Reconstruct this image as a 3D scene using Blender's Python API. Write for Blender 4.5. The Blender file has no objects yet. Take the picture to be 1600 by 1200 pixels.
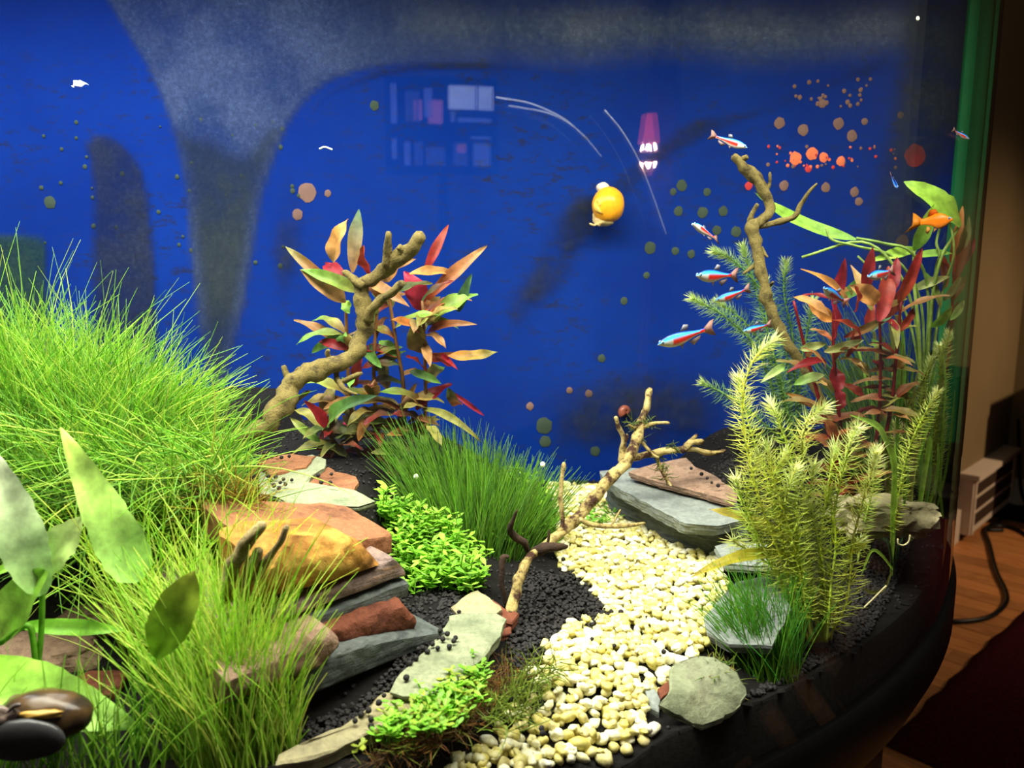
import bpy, bmesh, math, random
from mathutils import Vector, Matrix, noise as mnoise
random.seed(11)
R = random.random
def U(a, b): return a + (b - a) * random.random()
scene = bpy.context.scene
COL = scene.collection
V = Vector
# ------------------------------------------------------------------ camera, world, lights, exposure
Z0 = 0.85                      # height of the tank's substrate level above the room floor
CAMH = 0.24                    # camera above that level
PITCH = math.radians(9.0)
FPX = 1209.0                   # focal length in pixels of the 1600x1200 frame
CAM = V((0, 0, Z0 + CAMH))
cam_d = bpy.data.cameras.new('camera'); cam = bpy.data.objects.new('camera', cam_d); COL.objects.link(cam)
cam.location = CAM; cam.rotation_euler = (math.pi / 2 - PITCH, 0, 0)
cam_d.sensor_width = 36; cam_d.lens = 36 * FPX / 1600; cam_d.clip_start = 0.01; cam_d.clip_end = 50
cam_d.dof.use_dof = True; cam_d.dof.focus_distance = 0.56; cam_d.dof.aperture_fstop = 11
scene.camera = cam
scene.view_settings.view_transform = 'Standard'; scene.view_settings.look = 'None'
scene.view_settings.gamma = 1; scene.view_settings.use_curve_mapping = False
scene.view_settings.exposure = 0.0
scene.cycles.transparent_max_bounces = 12
scene.cycles.max_bounces = 5; scene.cycles.diffuse_bounces = 3; scene.cycles.glossy_bounces = 2; scene.cycles.transmission_bounces = 2
scene.cycles.caustics_reflective = False; scene.cycles.caustics_refractive = False
scene.cycles.use_adaptive_sampling = True; scene.cycles.adaptive_threshold = 0.03
world = bpy.data.worlds.new('room_dark'); scene.world = world; world.use_nodes = True
world.node_tree.nodes['Background'].inputs[0].default_value = (0.85, 0.78, 0.70, 1)
world.node_tree.nodes['Background'].inputs[1].default_value = 0.08
def area(name, loc, sx, sy, power, color, rot=(0, 0, 0), spread=180):
    l = bpy.data.lights.new(name, 'AREA'); l.shape = 'RECTANGLE'; l.size = sx; l.size_y = sy
    l.energy = power; l.color = color; l.spread = math.radians(spread)
    o = bpy.data.objects.new(name, l); COL.objects.link(o); o.location = loc; o.rotation_euler = rot
    return o
LAMPZ = Z0 + 0.575
# two LED bars under the hood of the tank
area('led_bar_front', (-0.06, 0.42, LAMPZ), 0.96, 0.20, 22.0, (1.0, 0.96, 0.82))
area('led_bar_rear', (-0.50, 0.66, LAMPZ), 0.64, 0.06, 5.0, (0.86, 0.93, 1.0))
# warm lamp of the room, far right of the tank
lp = bpy.data.lights.new('room_lamp', 'SPOT'); lp.energy = 165; lp.color = (1.0, 0.72, 0.46); lp.shadow_soft_size = 0.10
lp.spot_size = math.radians(72); lp.spot_blend = 1.0
lo = bpy.data.objects.new('room_lamp', lp); COL.objects.link(lo); lo.location = (3.2, 1.7, 1.9)
lo.rotation_euler = (V((2.0, 2.85, 0.25)) - V(lo.location)).to_track_quat('-Z', 'Y').to_euler()

# ------------------------------------------------------------------ pixel rays
CT, ST = math.cos(PITCH), math.sin(PITCH)
def ray(px, py):
    u = (px - 800) / FPX; v = (py - 600) / FPX
    return V((u, CT - v * ST, -ST - v * CT))
def W(px, py, y):              # point seen at a pixel, at distance y in front of the camera
    d = ray(px, py); return CAM + d * (y / d.y)
def G(px, py, z=0.0):          # point seen at a pixel, on the level z above the substrate
    d = ray(px, py); return CAM + d * ((Z0 + z - CAM.z) / d.z)
def S(px, py, c):              # point seen at a pixel, on the oblique face of the stone stack
    d = ray(px, py); return CAM + d * (c / (d.y - 0.97 * d.x))
def pxm(n, y): return n * y / FPX   # pixels to metres at a distance
def smooth(a, b, t):
    t = max(0, min(1, (t - a) / (b - a))); return t * t * (3 - 2 * t)
# tank plan: a bowed front (arc) closed by a flat back
TC = V((-0.27, 1.08)); TR = 0.787; YB = 0.84
def in_tank(x, y, m=0.0):
    return y < YB - m and (x - TC.x) ** 2 + (y - TC.y) ** 2 < (TR - m) ** 2
def ground(x, y):
    c = y - 0.97 * x
    h = 0.070 * smooth(0.55, 0.62, c) * smooth(-0.085, -0.12, x) * smooth(0.40, 0.50, y)
    h = max(h, 0.105 * smooth(0.62, 0.72, c) * smooth(-0.20, -0.25, x) * smooth(0.43, 0.52, y))
    h = max(h, 0.055 * smooth(0.03, -0.10, x) * smooth(0.53, 0.66, y))
    h = max(h, 0.060 * smooth(0.14, 0.24, x) * smooth(0.58, 0.70, y))
    h = max(h, 0.014 * smooth(0.02, -0.04, x) * smooth(0.36, 0.44, y))
    h -= 0.020 * smooth(0.43, 0.36, y) * smooth(-0.075, -0.03, x) * smooth(0.085, 0.05, x)
    dg = TR - 0.007 - math.hypot(x - TC.x, y - TC.y)
    h -= 0.015 * smooth(0.055, 0.0, dg) * smooth(0.03, 0.08, x)
    return h + 0.003 * mnoise.noise(V((x * 30, y * 30, 0)))
def gp(x, y, dz=0.0): return V((x, y, Z0 + ground(x, y) + dz))

# ------------------------------------------------------------------ materials
def lin(c):
    return tuple(((v / 255) / 12.92 if v / 255 <= 0.04045 else ((v / 255 + 0.055) / 1.055) ** 2.4) for v in c[:3]) + (1,)
class NT:
    def __init__(s, name):
        s.m = bpy.data.materials.new(name); s.m.use_nodes = True; s.t = s.m.node_tree; s.t.nodes.clear()
        s.out = s.n('ShaderNodeOutputMaterial')
    def n(s, typ, **kw):
        nd = s.t.nodes.new(typ)
        for k, v in kw.items():
            if k in nd.inputs.keys(): nd.inputs[k].default_value = v
            else: setattr(nd, k, v)
        return nd
    def l(s, a, b): s.t.links.new(a, b)
    def noise(s, scale, detail=4, rough=0.6, vec=None):
        nd = s.n('ShaderNodeTexNoise'); nd.inputs['Scale'].default_value = scale
        nd.inputs['Detail'].default_value = detail; nd.inputs['Roughness'].default_value = rough
        if vec is not None: s.l(vec, nd.inputs['Vector'])
        return nd
    def ramp(s, fac, stops):
        r = s.n('ShaderNodeValToRGB'); el = r.color_ramp.elements
        while len(el) < len(stops): el.new(0.5)
        for e, (p, c) in zip(el, stops): e.position = p; e.color = c
        s.l(fac, r.inputs[0]); return r
    def mixc(s, a, b, fac, mode='MIX'):
        m = s.n('ShaderNodeMix', data_type='RGBA', blend_type=mode)
        for sock, v in ((m.inputs[0], fac), (m.inputs[6], a), (m.inputs[7], b)):
            if hasattr(v, 'links'): s.l(v, sock)
            else: sock.default_value = v
        return m.outputs[2]
    def bump(s, h, strength, dist=0.002):
        b = s.n('ShaderNodeBump'); b.inputs['Strength'].default_value = strength; b.inputs['Distance'].default_value = dist
        s.l(h, b.inputs['Height']); return b.outputs[0]
    def geo(s): return s.n('ShaderNodeNewGeometry').outputs['Position']
    def bsdf(s, color, rough=0.5, spec=0.3, normal=None, metallic=0.0):
        b = s.n('ShaderNodeBsdfPrincipled'); b.inputs['Roughness'].default_value = rough
        b.inputs['Specular IOR Level'].default_value = spec; b.inputs['Metallic'].default_value = metallic
        if hasattr(color, 'links'): s.l(color, b.inputs['Base Color'])
        else: b.inputs['Base Color'].default_value = color
        if normal is not None: s.l(normal, b.inputs['Normal'])
        return b
    def done(s, sh): s.l(sh.outputs[0] if hasattr(sh, 'outputs') else sh, s.out.inputs[0]); return s.m
def attr(t): return t.n('ShaderNodeAttribute', attribute_name='Col').outputs['Color']
def m_leaf(name, trans=0.3, rough=0.45, var=0.25, scale=160):
    t = NT(name); c = attr(t); nz = t.noise(scale, 3, 0.6, t.geo())
    rp = t.ramp(nz.outputs[0], [(0.3, (1 - var, 1 - var, 1 - var, 1)), (0.7, (1 + var, 1 + var, 1 + var, 1))])
    col = t.mixc(c, rp.outputs[0], 1.0, 'MULTIPLY')
    b = t.bsdf(col, rough, 0.25); tr = t.n('ShaderNodeBsdfTranslucent'); t.l(col, tr.inputs[0])
    mx = t.n('ShaderNodeMixShader'); mx.inputs[0].default_value = trans
    t.l(b.outputs[0], mx.inputs[1]); t.l(tr.outputs[0], mx.inputs[2]); return t.done(mx)
def m_rock(name, c1, c2, c3=None, scale=45, bump=0.5, rough=0.8, strat=False, lo=0.30):
    t = NT(name); p = t.geo()
    if strat:
        mp = t.n('ShaderNodeMapping'); mp.inputs['Scale'].default_value = (1, 1, 9); t.l(p, mp.inputs[0]); p2 = mp.outputs[0]
    else: p2 = p
    a = t.noise(scale, 6, 0.65, p2); f = t.noise(scale * 9, 4, 0.7, p)
    stops = [(0.32, lin(c1)), (0.68, lin(c2))]
    if c3: stops = [(lo, lin(c1)), (0.52, lin(c2)), (0.72, lin(c3))]
    rp = t.ramp(a.outputs[0], stops)
    r2 = t.ramp(f.outputs[0], [(0.3, (0.72, 0.72, 0.72, 1)), (0.7, (1.15, 1.15, 1.15, 1))])
    col = t.mixc(rp.outputs[0], r2.outputs[0], 1.0, 'MULTIPLY')
    h = t.mixc(a.outputs[0], f.outputs[0], 0.4)
    return t.done(t.bsdf(col, rough, 0.25, t.bump(h, bump, 0.004)))
def m_plain(name, c, rough=0.5, spec=0.3, scale=60, var=0.12, bump=0.0, metallic=0.0):
    t = NT(name); nz = t.noise(scale, 4, 0.6, t.geo())
    rp = t.ramp(nz.outputs[0], [(0.3, tuple(x * (1 - var) for x in lin(c)[:3]) + (1,)), (0.7, tuple(min(1, x * (1 + var)) for x in lin(c)[:3]) + (1,))])
    return t.done(t.bsdf(rp.outputs[0], rough, spec, t.bump(nz.outputs[0], bump) if bump else None, metallic))
def m_emit(name, c, s):
    t = NT(name); nz = t.noise(14, 2, 0.5, t.geo())
    rp = t.ramp(nz.outputs[0], [(0.3, tuple(x * 0.8 for x in lin(c)[:3]) + (1,)), (0.7, lin(c))])
    e = t.n('ShaderNodeEmission'); t.l(rp.outputs[0], e.inputs[0]); e.inputs[1].default_value = s; return t.done(e)
MAT = {}
MAT['leaf'] = m_leaf('leaf', 0.33, 0.45, 0.36, 110)
MAT['grass'] = m_leaf('grass', 0.45, 0.4, 0.15, 60)
MAT['feather'] = m_leaf('feather', 0.5, 0.5, 0.12, 200)
MAT['skin'] = m_leaf('fish_skin', 0.06, 0.25, 0.10, 300)
MAT['vcol'] = m_leaf('stone_chip', 0.0, 0.65, 0.18, 260)
MAT['fin'] = m_leaf('fish_fin', 0.7, 0.3, 0.1, 300)
t = NT('pebble'); c = attr(t); nz = t.noise(220, 4, 0.6, t.geo())
col = t.mixc(c, t.ramp(nz.outputs[0], [(0.35, (0.74, 0.70, 0.44, 1)), (0.60, (1.05, 1.05, 1.02, 1))]).outputs[0], 1.0, 'MULTIPLY')
MAT['pebble'] = t.done(t.bsdf(col, 0.5, 0.35, t.bump(nz.outputs[0], 0.25, 0.001)))
MAT['soil'] = m_rock('soil', (14, 13, 12), (34, 31, 28), None, 300, 1.0, 0.9)
MAT['grain'] = m_plain('soil_grain', (36, 34, 34), 0.75, 0.3, 400, 0.4, 0.4)
MAT['orange'] = m_rock('orange_stone', (92, 58, 40), (144, 96, 64), (130, 84, 56), 40, 0.6)
MAT['yellow'] = m_rock('ochre_stone', (96, 54, 30), (156, 110, 44), (186, 156, 70), 36, 0.6)
MAT['redbrown'] = m_rock('red_brown_stone', (78, 39, 28), (115, 64, 44), (102, 52, 37), 45, 0.7)
MAT['pinkstone'] = m_rock('pink_brown_stone', (108, 80, 66), (154, 126, 106), (98, 76, 64), 50, 0.7)
MAT['slate'] = m_rock('dark_slate', (52, 58, 58), (92, 98, 96), (66, 70, 70), 40, 0.6, 0.6, True)
MAT['purple'] = m_rock('purple_slate', (78, 66, 66), (132, 112, 104), (160, 120, 84), 40, 0.7, 0.7, True)
MAT['paleslate'] = m_rock('pale_green_slate', (100, 109, 84), (138, 144, 114), (120, 120, 96), 34, 0.5, 0.7)
MAT['tanslate'] = m_rock('tan_slate', (119, 112, 77), (154, 146, 112), (133, 126, 98), 34, 0.5, 0.7)
MAT['greyslate'] = m_rock('grey_slate', (94, 102, 100), (134, 141, 136), (109, 115, 110), 30, 0.4, 0.6)
MAT['wood'] = m_rock('driftwood_bark', (40, 31, 18), (126, 112, 62), (96, 84, 44), 100, 0.9, 0.8)
MAT['palewood'] = m_rock('pale_driftwood', (62, 36, 26), (176, 156, 96), (190, 174, 128), 85, 0.8, 0.7, False, 0.40)
MAT['darkwood'] = m_rock('dark_driftwood', (34, 24, 18), (78, 58, 44), None, 90, 0.9, 0.85)
MAT['greywood'] = m_rock('grey_brown_driftwood', (96, 82, 56), (180, 160, 112), None, 80, 0.9, 0.85)
MAT['black'] = m_plain('black_lacquer', (6, 6, 6), 0.35, 0.18, 20, 0.3)
MAT['blackmatte'] = m_plain('black_matte', (6, 6, 6), 0.8, 0.1, 20, 0.3)
MAT['green_seam'] = m_plain('green_glass_edge', (26, 150, 88), 0.4, 0.3, 20, 0.12)
MAT['white'] = m_plain('white_flake', (240, 244, 215), 0.6, 0.3)
MAT['thread'] = m_plain('pale_root', (225, 215, 160), 0.6, 0.3)
MAT['scratch'] = m_plain('glass_scratch', (200, 215, 255), 0.6, 0.3)
# blue back panel with thin grime
t = NT('blue_back_panel'); p = t.geo()
mp = t.n('ShaderNodeMapping'); mp.inputs['Scale'].default_value = (1.0, 1, 2.4); t.l(p, mp.inputs[0])
n1 = t.noise(55, 10, 0.78, mp.outputs[0]); n2 = t.noise(7, 4, 0.6, p)
g1 = t.ramp(n1.outputs[0], [(0.52, (0, 0, 0, 1)), (0.62, (1, 1, 1, 1))]); g2 = t.ramp(n2.outputs[0], [(0.36, (0.1, 0.1, 0.1, 1)), (0.60, (1, 1, 1, 1))])
gf = t.n('ShaderNodeMath', operation='MULTIPLY'); t.l(g1.outputs[0], gf.inputs[0]); t.l(g2.outputs[0], gf.inputs[1])
base = t.ramp(n2.outputs[0], [(0.3, (0.003, 0.020, 0.175, 1)), (0.7, (0.004, 0.029, 0.22, 1))])
col = t.mixc(base.outputs[0], (0.012, 0.020, 0.075, 1), gf.outputs[0])
MAT['panel'] = t.done(t.bsdf(col, 0.6, 0.0))
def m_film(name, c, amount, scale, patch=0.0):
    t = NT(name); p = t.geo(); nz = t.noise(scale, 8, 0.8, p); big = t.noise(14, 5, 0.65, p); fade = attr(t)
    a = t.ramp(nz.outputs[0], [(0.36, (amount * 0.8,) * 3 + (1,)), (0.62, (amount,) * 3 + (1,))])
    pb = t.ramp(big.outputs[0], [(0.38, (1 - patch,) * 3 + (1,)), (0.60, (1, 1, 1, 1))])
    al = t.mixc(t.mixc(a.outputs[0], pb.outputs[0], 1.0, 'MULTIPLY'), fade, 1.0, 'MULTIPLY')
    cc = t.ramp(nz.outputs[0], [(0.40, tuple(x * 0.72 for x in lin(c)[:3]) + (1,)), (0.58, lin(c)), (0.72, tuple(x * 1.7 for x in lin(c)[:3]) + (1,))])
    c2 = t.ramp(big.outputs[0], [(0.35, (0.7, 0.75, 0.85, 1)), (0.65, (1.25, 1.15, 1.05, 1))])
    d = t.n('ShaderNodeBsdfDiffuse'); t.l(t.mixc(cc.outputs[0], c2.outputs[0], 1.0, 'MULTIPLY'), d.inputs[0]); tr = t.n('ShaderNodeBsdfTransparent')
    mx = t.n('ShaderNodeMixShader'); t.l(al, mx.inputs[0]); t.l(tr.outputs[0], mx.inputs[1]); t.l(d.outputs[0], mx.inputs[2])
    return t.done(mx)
MAT['film_grey'] = m_film('grey_algae_reflection_film', (60, 76, 116), 0.90, 300, 0.3)
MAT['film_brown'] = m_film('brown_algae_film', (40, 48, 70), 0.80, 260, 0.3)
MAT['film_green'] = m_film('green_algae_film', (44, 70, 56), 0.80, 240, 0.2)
MAT['film_reflection'] = m_film('painted_reflection_film', (96, 112, 136), 0.75, 200, 0.2)  # grey of a blurred glass reflection, painted as a film
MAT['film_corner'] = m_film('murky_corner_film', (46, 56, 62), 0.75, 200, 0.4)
MAT['film_streak'] = m_film('streaky_algae_reflection_film', (40, 46, 52), 0.6, 120, 0.9)  # grime streaks, and the painted brownish reflection
MAT['spot_olive'] = m_plain('olive_algae', (58, 72, 60), 0.8, 0.1)
MAT['spot_orange'] = m_plain('lamplit_orange_algae', (226, 118, 80), 0.8, 0.1)  # algae spots with reddish lamp light put into their colour
MAT['spot_red'] = m_plain('lamplit_red_algae', (190, 60, 60), 0.8, 0.1)  # same lamp light painted in, redder
# clear glass: reflection by Fresnel over transparency
t = NT('clear_glass'); lw = t.n('ShaderNodeLayerWeight'); lw.inputs[0].default_value = 0.5
p5 = t.n('ShaderNodeMath', operation='POWER'); t.l(lw.outputs['Facing'], p5.inputs[0]); p5.inputs[1].default_value = 5.0
fr = t.n('ShaderNodeMath', operation='MULTIPLY_ADD'); t.l(p5.outputs[0], fr.inputs[0]); fr.inputs[1].default_value = 0.96; fr.inputs[2].default_value = 0.04
gl = t.n('ShaderNodeBsdfGlossy'); gl.inputs['Roughness'].default_value = 0.02; tr = t.n('ShaderNodeBsdfTransparent'); tr.inputs[0].default_value = (0.985, 0.995, 0.985, 1)
mx = t.n('ShaderNodeMixShader'); t.l(fr.outputs[0], mx.inputs[0]); t.l(tr.outputs[0], mx.inputs[1]); t.l(gl.outputs[0], mx.inputs[2]); MAT['glass'] = t.done(mx)
t = NT('water_surface'); lw = t.n('ShaderNodeLayerWeight'); lw.inputs[0].default_value = 0.5
pw = t.n('ShaderNodeMath', operation='POWER'); t.l(lw.outputs['Facing'], pw.inputs[0]); pw.inputs[1].default_value = 1.6
ml = t.n('ShaderNodeMath', operation='MULTIPLY'); t.l(pw.outputs[0], ml.inputs[0]); ml.inputs[1].default_value = 0.95
nz = t.noise(26, 3, 0.5, t.geo()); bm_ = t.bump(nz.outputs[0], 0.35, 0.01)
gl = t.n('ShaderNodeBsdfGlossy'); gl.inputs['Roughness'].default_value = 0.12; gl.inputs[0].default_value = (0.8, 0.85, 0.85, 1); t.l(bm_, gl.inputs['Normal'])
tr = t.n('ShaderNodeBsdfTransparent'); mx = t.n('ShaderNodeMixShader')
t.l(ml.outputs[0], mx.inputs[0]); t.l(tr.outputs[0], mx.inputs[1]); t.l(gl.outputs[0], mx.inputs[2]); MAT['water'] = t.done(mx)

# ------------------------------------------------------------------ mesh helpers
class MB:
    def __init__(s): s.v = []; s.f = []; s.c = []
    def add(s, vs, fs, col=(1, 1, 1, 1)):
        o = len(s.v); s.v += vs; s.f += [tuple(i + o for i in f) for f in fs]
        if isinstance(col, list): s.c += col
        else: s.c += [col] * len(vs)
    def build(s, name, mat, parent=None, origin=None, smooth_=True, sharp=None):
        base = V(parent.location) if parent is not None and parent.parent is None else (V((0, 0, 0)) if origin is None else V(origin))
        if parent is not None and parent.parent is not None: base = V(parent.parent.location)
        me = bpy.data.meshes.new(name); me.from_pydata([tuple(V(p) - base) for p in s.v], [], s.f)
        at = me.attributes.new('Col', 'FLOAT_COLOR', 'POINT')
        flat = []
        for c in s.c: flat += [c[0], c[1], c[2], 1.0]
        at.data.foreach_set('color', flat)
        me.materials.append(MAT[mat] if isinstance(mat, str) else mat)
        if smooth_:
            me.polygons.foreach_set('use_smooth', [True] * len(me.polygons))
            if sharp: me.set_sharp_from_angle(angle=math.radians(sharp))
        me.update()
        o = bpy.data.objects.new(name, me); COL.objects.link(o)
        if parent is not None: o.parent = parent
        elif origin is not None: o.location = base
        return o
def tag(o, label=None, cat=None, group=None, kind=None):
    if label: o['label'] = label
    if cat: o['category'] = cat
    if group: o['group'] = group
    if kind: o['kind'] = kind
    return o
def thing(name, label, cat, loc, group=None):
    o = bpy.data.objects.new(name, None); COL.objects.link(o); o.location = loc; o.empty_display_size = 0.01
    return tag(o, label, cat, group)
def catmull(pts, n):
    P = [V(p) for p in pts]; P = [P[0] * 2 - P[1]] + P + [P[-1] * 2 - P[-2]]; out = []
    for i in range(1, len(P) - 2):
        for k in range(n):
            u = k / n; a, b, c_, d = P[i - 1], P[i], P[i + 1], P[i + 2]
            out.append(0.5 * ((2 * b) + (c_ - a) * u + (2 * a - 5 * b + 4 * c_ - d) * u * u + (3 * b - a - 3 * c_ + d) * u ** 3))
    out.append(P[-2]); return out
def lerp_list(vals, s):
    x = s * (len(vals) - 1); i = min(int(x), len(vals) - 2); f = x - i; return vals[i] * (1 - f) + vals[i + 1] * f
def tube(mb, pts, radii, sides=8, rough=0.0, seed=0.0, col=(1, 1, 1, 1), cap=True):
    n = len(pts); vs = []; fs = []; prev = None
    for i, p in enumerate(pts):
        d = (pts[min(i + 1, n - 1)] - pts[max(i - 1, 0)])
        d = d.normalized() if d.length > 1e-9 else V((0, 0, 1))
        if prev is None:
            a = d.cross(V((0.31, 0.2, 0.93))); a = a.normalized() if a.length > 1e-4 else V((1, 0, 0))
        else: a = (prev - d * prev.dot(d)).normalized()
        prev = a; b = d.cross(a); r = radii[i] if isinstance(radii, list) else radii
        for k in range(sides):
            an = 2 * math.pi * k / sides; q = a * math.cos(an) + b * math.sin(an); rr = r
            if rough: rr = r * (1 + rough * mnoise.noise(V((p.x, p.y, p.z)) * 130 + q * 0.9 + V((seed, 0, 0))) * 1.6)
            vs.append(p + q * rr)
    for i in range(n - 1):
        for k in range(sides):
            k2 = (k + 1) % sides; fs.append((i * sides + k, i * sides + k2, (i + 1) * sides + k2, (i + 1) * sides + k))
    if cap: fs.append(tuple(range(sides - 1, -1, -1))); fs.append(tuple(range((n - 1) * sides, n * sides)))
    mb.add(vs, fs, col)
def box(mb, a, b, col=(1, 1, 1, 1), M=None):
    vs = [V((x, y, z)) for x in (a[0], b[0]) for y in (a[1], b[1]) for z in (a[2], b[2])]
    if M is not None: vs = [M @ v for v in vs]
    mb.add(vs, [(0, 1, 3, 2), (4, 6, 7, 5), (0, 4, 5, 1), (2, 3, 7, 6), (0, 2, 6, 4), (1, 5, 7, 3)], col)
def jit(c, j=0.12):
    k = 1 + U(-j, j); return (c[0] * k * (1 + U(-j, j) * 0.5), c[1] * k, c[2] * k * (1 + U(-j, j) * 0.5), 1)
def blade(mb, base, dirv, length, r, bend, col, seg=5):
    """thin three-sided grass blade, bending by the vector bend"""
    vs = []; fs = []; p = V(base); d = V(dirv).normalized(); st = length / seg; cols = []
    tipc = tuple(min(1, x * 1.25) for x in col[:3]) + (1,)
    a = d.cross(V((R() - .5, R() - .5, 0.2))).normalized()
    for i in range(seg + 1):
        k = 1 - 0.75 * (i / seg) ** 1.5; b = d.cross(a)
        for j in range(3):
            an = 2.0944 * j; vs.append(p + (a * math.cos(an) + b * math.sin(an)) * r * k)
            cols.append(tuple(col[q] + (tipc[q] - col[q]) * i / seg for q in range(3)) + (1,))
        d = (d + bend / seg).normalized(); a = (a - d * a.dot(d)).normalized(); p = p + d * st
    for i in range(seg):
        for j in range(3):
            j2 = (j + 1) % 3; fs.append((i * 3 + j, i * 3 + j2, i * 3 + 3 + j2, i * 3 + 3 + j))
    mb.add(vs, fs, cols)
def leaf_mesh(mb, base, tip, width, col, tipcol=None, arch=0.1, nrm=None, fold=0.18, wave=0.10, n=12, prof=0.85, rag=0.0, droop=None):
    base = V(base); tip = V(tip); ax = tip - base; L = ax.length; ax = ax.normalized()
    if nrm is None: nrm = V((U(-.5, .5), -1, U(0.1, 0.9)))
    nn = (nrm - ax * nrm.dot(ax)).normalized(); bi = ax.cross(nn); tipcol = tipcol or col
    vs = []; fs = []; cols = []; ph = U(0, 6.28); ad = V(droop) if droop is not None else nn
    for i in range(n + 1):
        s = i / n; ctr = base + ax * L * s + ad * (arch * L * 4 * s * (1 - s))
        w = width * 0.5 * max(0.0, math.sin(math.pi * min(1, s ** prof * 0.97 + 0.03))) ** 0.75
        if rag: w *= 1 + rag * U(-1, 1)
        w = max(w, width * 0.02)
        for k, e in enumerate((-1, -0.5, 0, 0.5, 1)):
            off = bi * (w * e) + nn * (w * fold * abs(e) * 2 + wave * width * abs(e) * math.sin(ph + s * 13 + e * 1.5))
            if k == 2: off = nn * (-0.04 * w)
            vs.append(ctr + off); kk = 0.80 if k == 2 else 1.0
            cols.append(tuple((col[q] * (1 - s) + tipcol[q] * s) * kk for q in range(3)) + (1,))
    for i in range(n):
        for k in range(4): fs.append((i * 5 + k, i * 5 + k + 1, i * 5 + 6 + k, i * 5 + 5 + k))
    mb.add(vs, fs, cols)
# leaf colours
LC = {'tan': (186, 140, 88), 'brown': (150, 104, 60), 'red': (166, 40, 50), 'dred': (132, 26, 34), 'olive': (150, 150, 74), 'green': (130, 186, 76),
      'dgreen': (66, 104, 66), 'orange': (220, 150, 72), 'pink': (206, 58, 86), 'lime': (180, 232, 84), 'pale': (190, 205, 130), 'rust': (176, 74, 44)}
LC = {k: tuple(q * .8 for q in lin(v)[:3]) + (1,) for k, v in LC.items()}

# ------------------------------------------------------------------ the room
def wall_pt(s, z, off=0.0):    # along the wall that runs obliquely behind the tank
    return V((1.68 + 0.7071 * s + 0.7071 * off, 2.86 + 0.7071 * s - 0.7071 * off, z))
def wallB(s, z, off=0.0):      # the wall meeting it at the corner
    c = wall_pt(0.82, 0); return V((c.x + 0.7071 * s - 0.7071 * off, c.y - 0.7071 * s - 0.7071 * off, z))
def m_wall(name, c):
    t = NT(name); a = t.noise(3, 4, 0.5, t.geo()); f = t.noise(260, 3, 0.6, t.geo())
    rp = t.ramp(a.outputs[0], [(0.3, tuple(x * 0.88 for x in lin(c)[:3]) + (1,)), (0.7, lin(c))])
    return t.done(t.bsdf(rp.outputs[0], 0.8, 0.2, t.bump(f.outputs[0], 0.15, 0.001)))
MAT['wall'] = m_wall('brown_wall_paint', (122, 104, 72)); MAT['trim'] = m_wall('white_trim_paint', (196, 180, 160))
def quad_slab(name, pts, thickv, mat):
    mb = MB(); p = [V(q) for q in pts]; q = [x + V(thickv) for x in p]
    mb.add(p + q, [(0, 1, 2, 3), (7, 6, 5, 4), (0, 4, 5, 1), (1, 5, 6, 2), (2, 6, 7, 3), (3, 7, 4, 0)]); return mb.build(name, mat, smooth_=False)
tag(quad_slab('wall_back', [wall_pt(-2.35, 0), wall_pt(0.82, 0), wall_pt(0.82, 2.5), wall_pt(-2.35, 2.5)], (-0.07, 0.07, 0), 'wall'), kind='structure')
tag(quad_slab('wall_right', [wallB(0, 0), wallB(2.4, 0), wallB(2.4, 2.5), wallB(0, 2.5)], (0.07, 0.07, 0), 'wall'), kind='structure')
t = NT('subfloor'); MAT['subfloor'] = m_plain('dark_subfloor', (38, 24, 14), 0.8, 0.1)
fl = tag(quad_slab('floor', [(-2.5, -3.2, -0.02), (4.6, -3.2, -0.02), (4.6, 4.6, -0.02), (-2.5, 4.6, -0.02)], (0, 0, -0.05), 'subfloor'), kind='structure')
# floor planks: real boards with joints
t = NT('oak_plank'); oi = t.n('ShaderNodeObjectInfo'); p = t.n('ShaderNodeTexCoord').outputs['Object']
ad = t.n('ShaderNodeVectorMath', operation='ADD'); t.l(p, ad.inputs[0]); t.l(oi.outputs['Random'], ad.inputs[1])
mp = t.n('ShaderNodeMapping'); mp.inputs['Scale'].default_value = (2.5, 40, 1); t.l(ad.outputs[0], mp.inputs[0]); nz = t.noise(3, 5, 0.6, mp.outputs[0])
rp = t.ramp(nz.outputs[0], [(0.3, lin((140, 86, 46))), (0.7, lin((196, 134, 78)))])
rv = t.ramp(oi.outputs['Random'], [(0, (0.72, 0.72, 0.72, 1)), (1, (1.12, 1.1, 1.06, 1))])
MAT['plank'] = t.done(t.bsdf(t.mixc(rp.outputs[0], rv.outputs[0], 1.0, 'MULTIPLY'), 0.4, 0.4, t.bump(nz.outputs[0], 0.1)))
PW, PL = 0.082, 0.95
pm = MB(); box(pm, (0, 0, -0.02), (PL - 0.0025, PW - 0.0025, 0)); proto = None
ang = math.radians(-45)
for i in range(-30, 18):
    for j in range(-3, 5):
        s = j * PL + (i * 0.37 % 1) * PL; w = i * PW
        loc = V((1.2 + math.cos(ang) * s - math.sin(ang) * w, 2.0 + math.sin(ang) * s + math.cos(ang) * w, 0))
        mid = loc + V((0.33, -0.33, 0))
        az = mid.x / max(mid.y, 0.2)
        if not (0.05 < az < 2.2 and 0.45 < mid.y < 3.95): continue
        if loc.x + loc.y > 5.75 or s + PL < -0.24: continue
        cut = max(0.0, -0.262 - s)
        loc = loc + V((math.cos(ang), math.sin(ang), 0)) * cut
        if proto is None: proto = pm.build('plank', 'plank', smooth_=False); o = proto
        else: o = proto.copy(); COL.objects.link(o)
        o.parent = fl; o.location = loc; o.rotation_euler = (0, 0, ang); o.scale = (1 - cut / PL, 1, 1)
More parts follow.
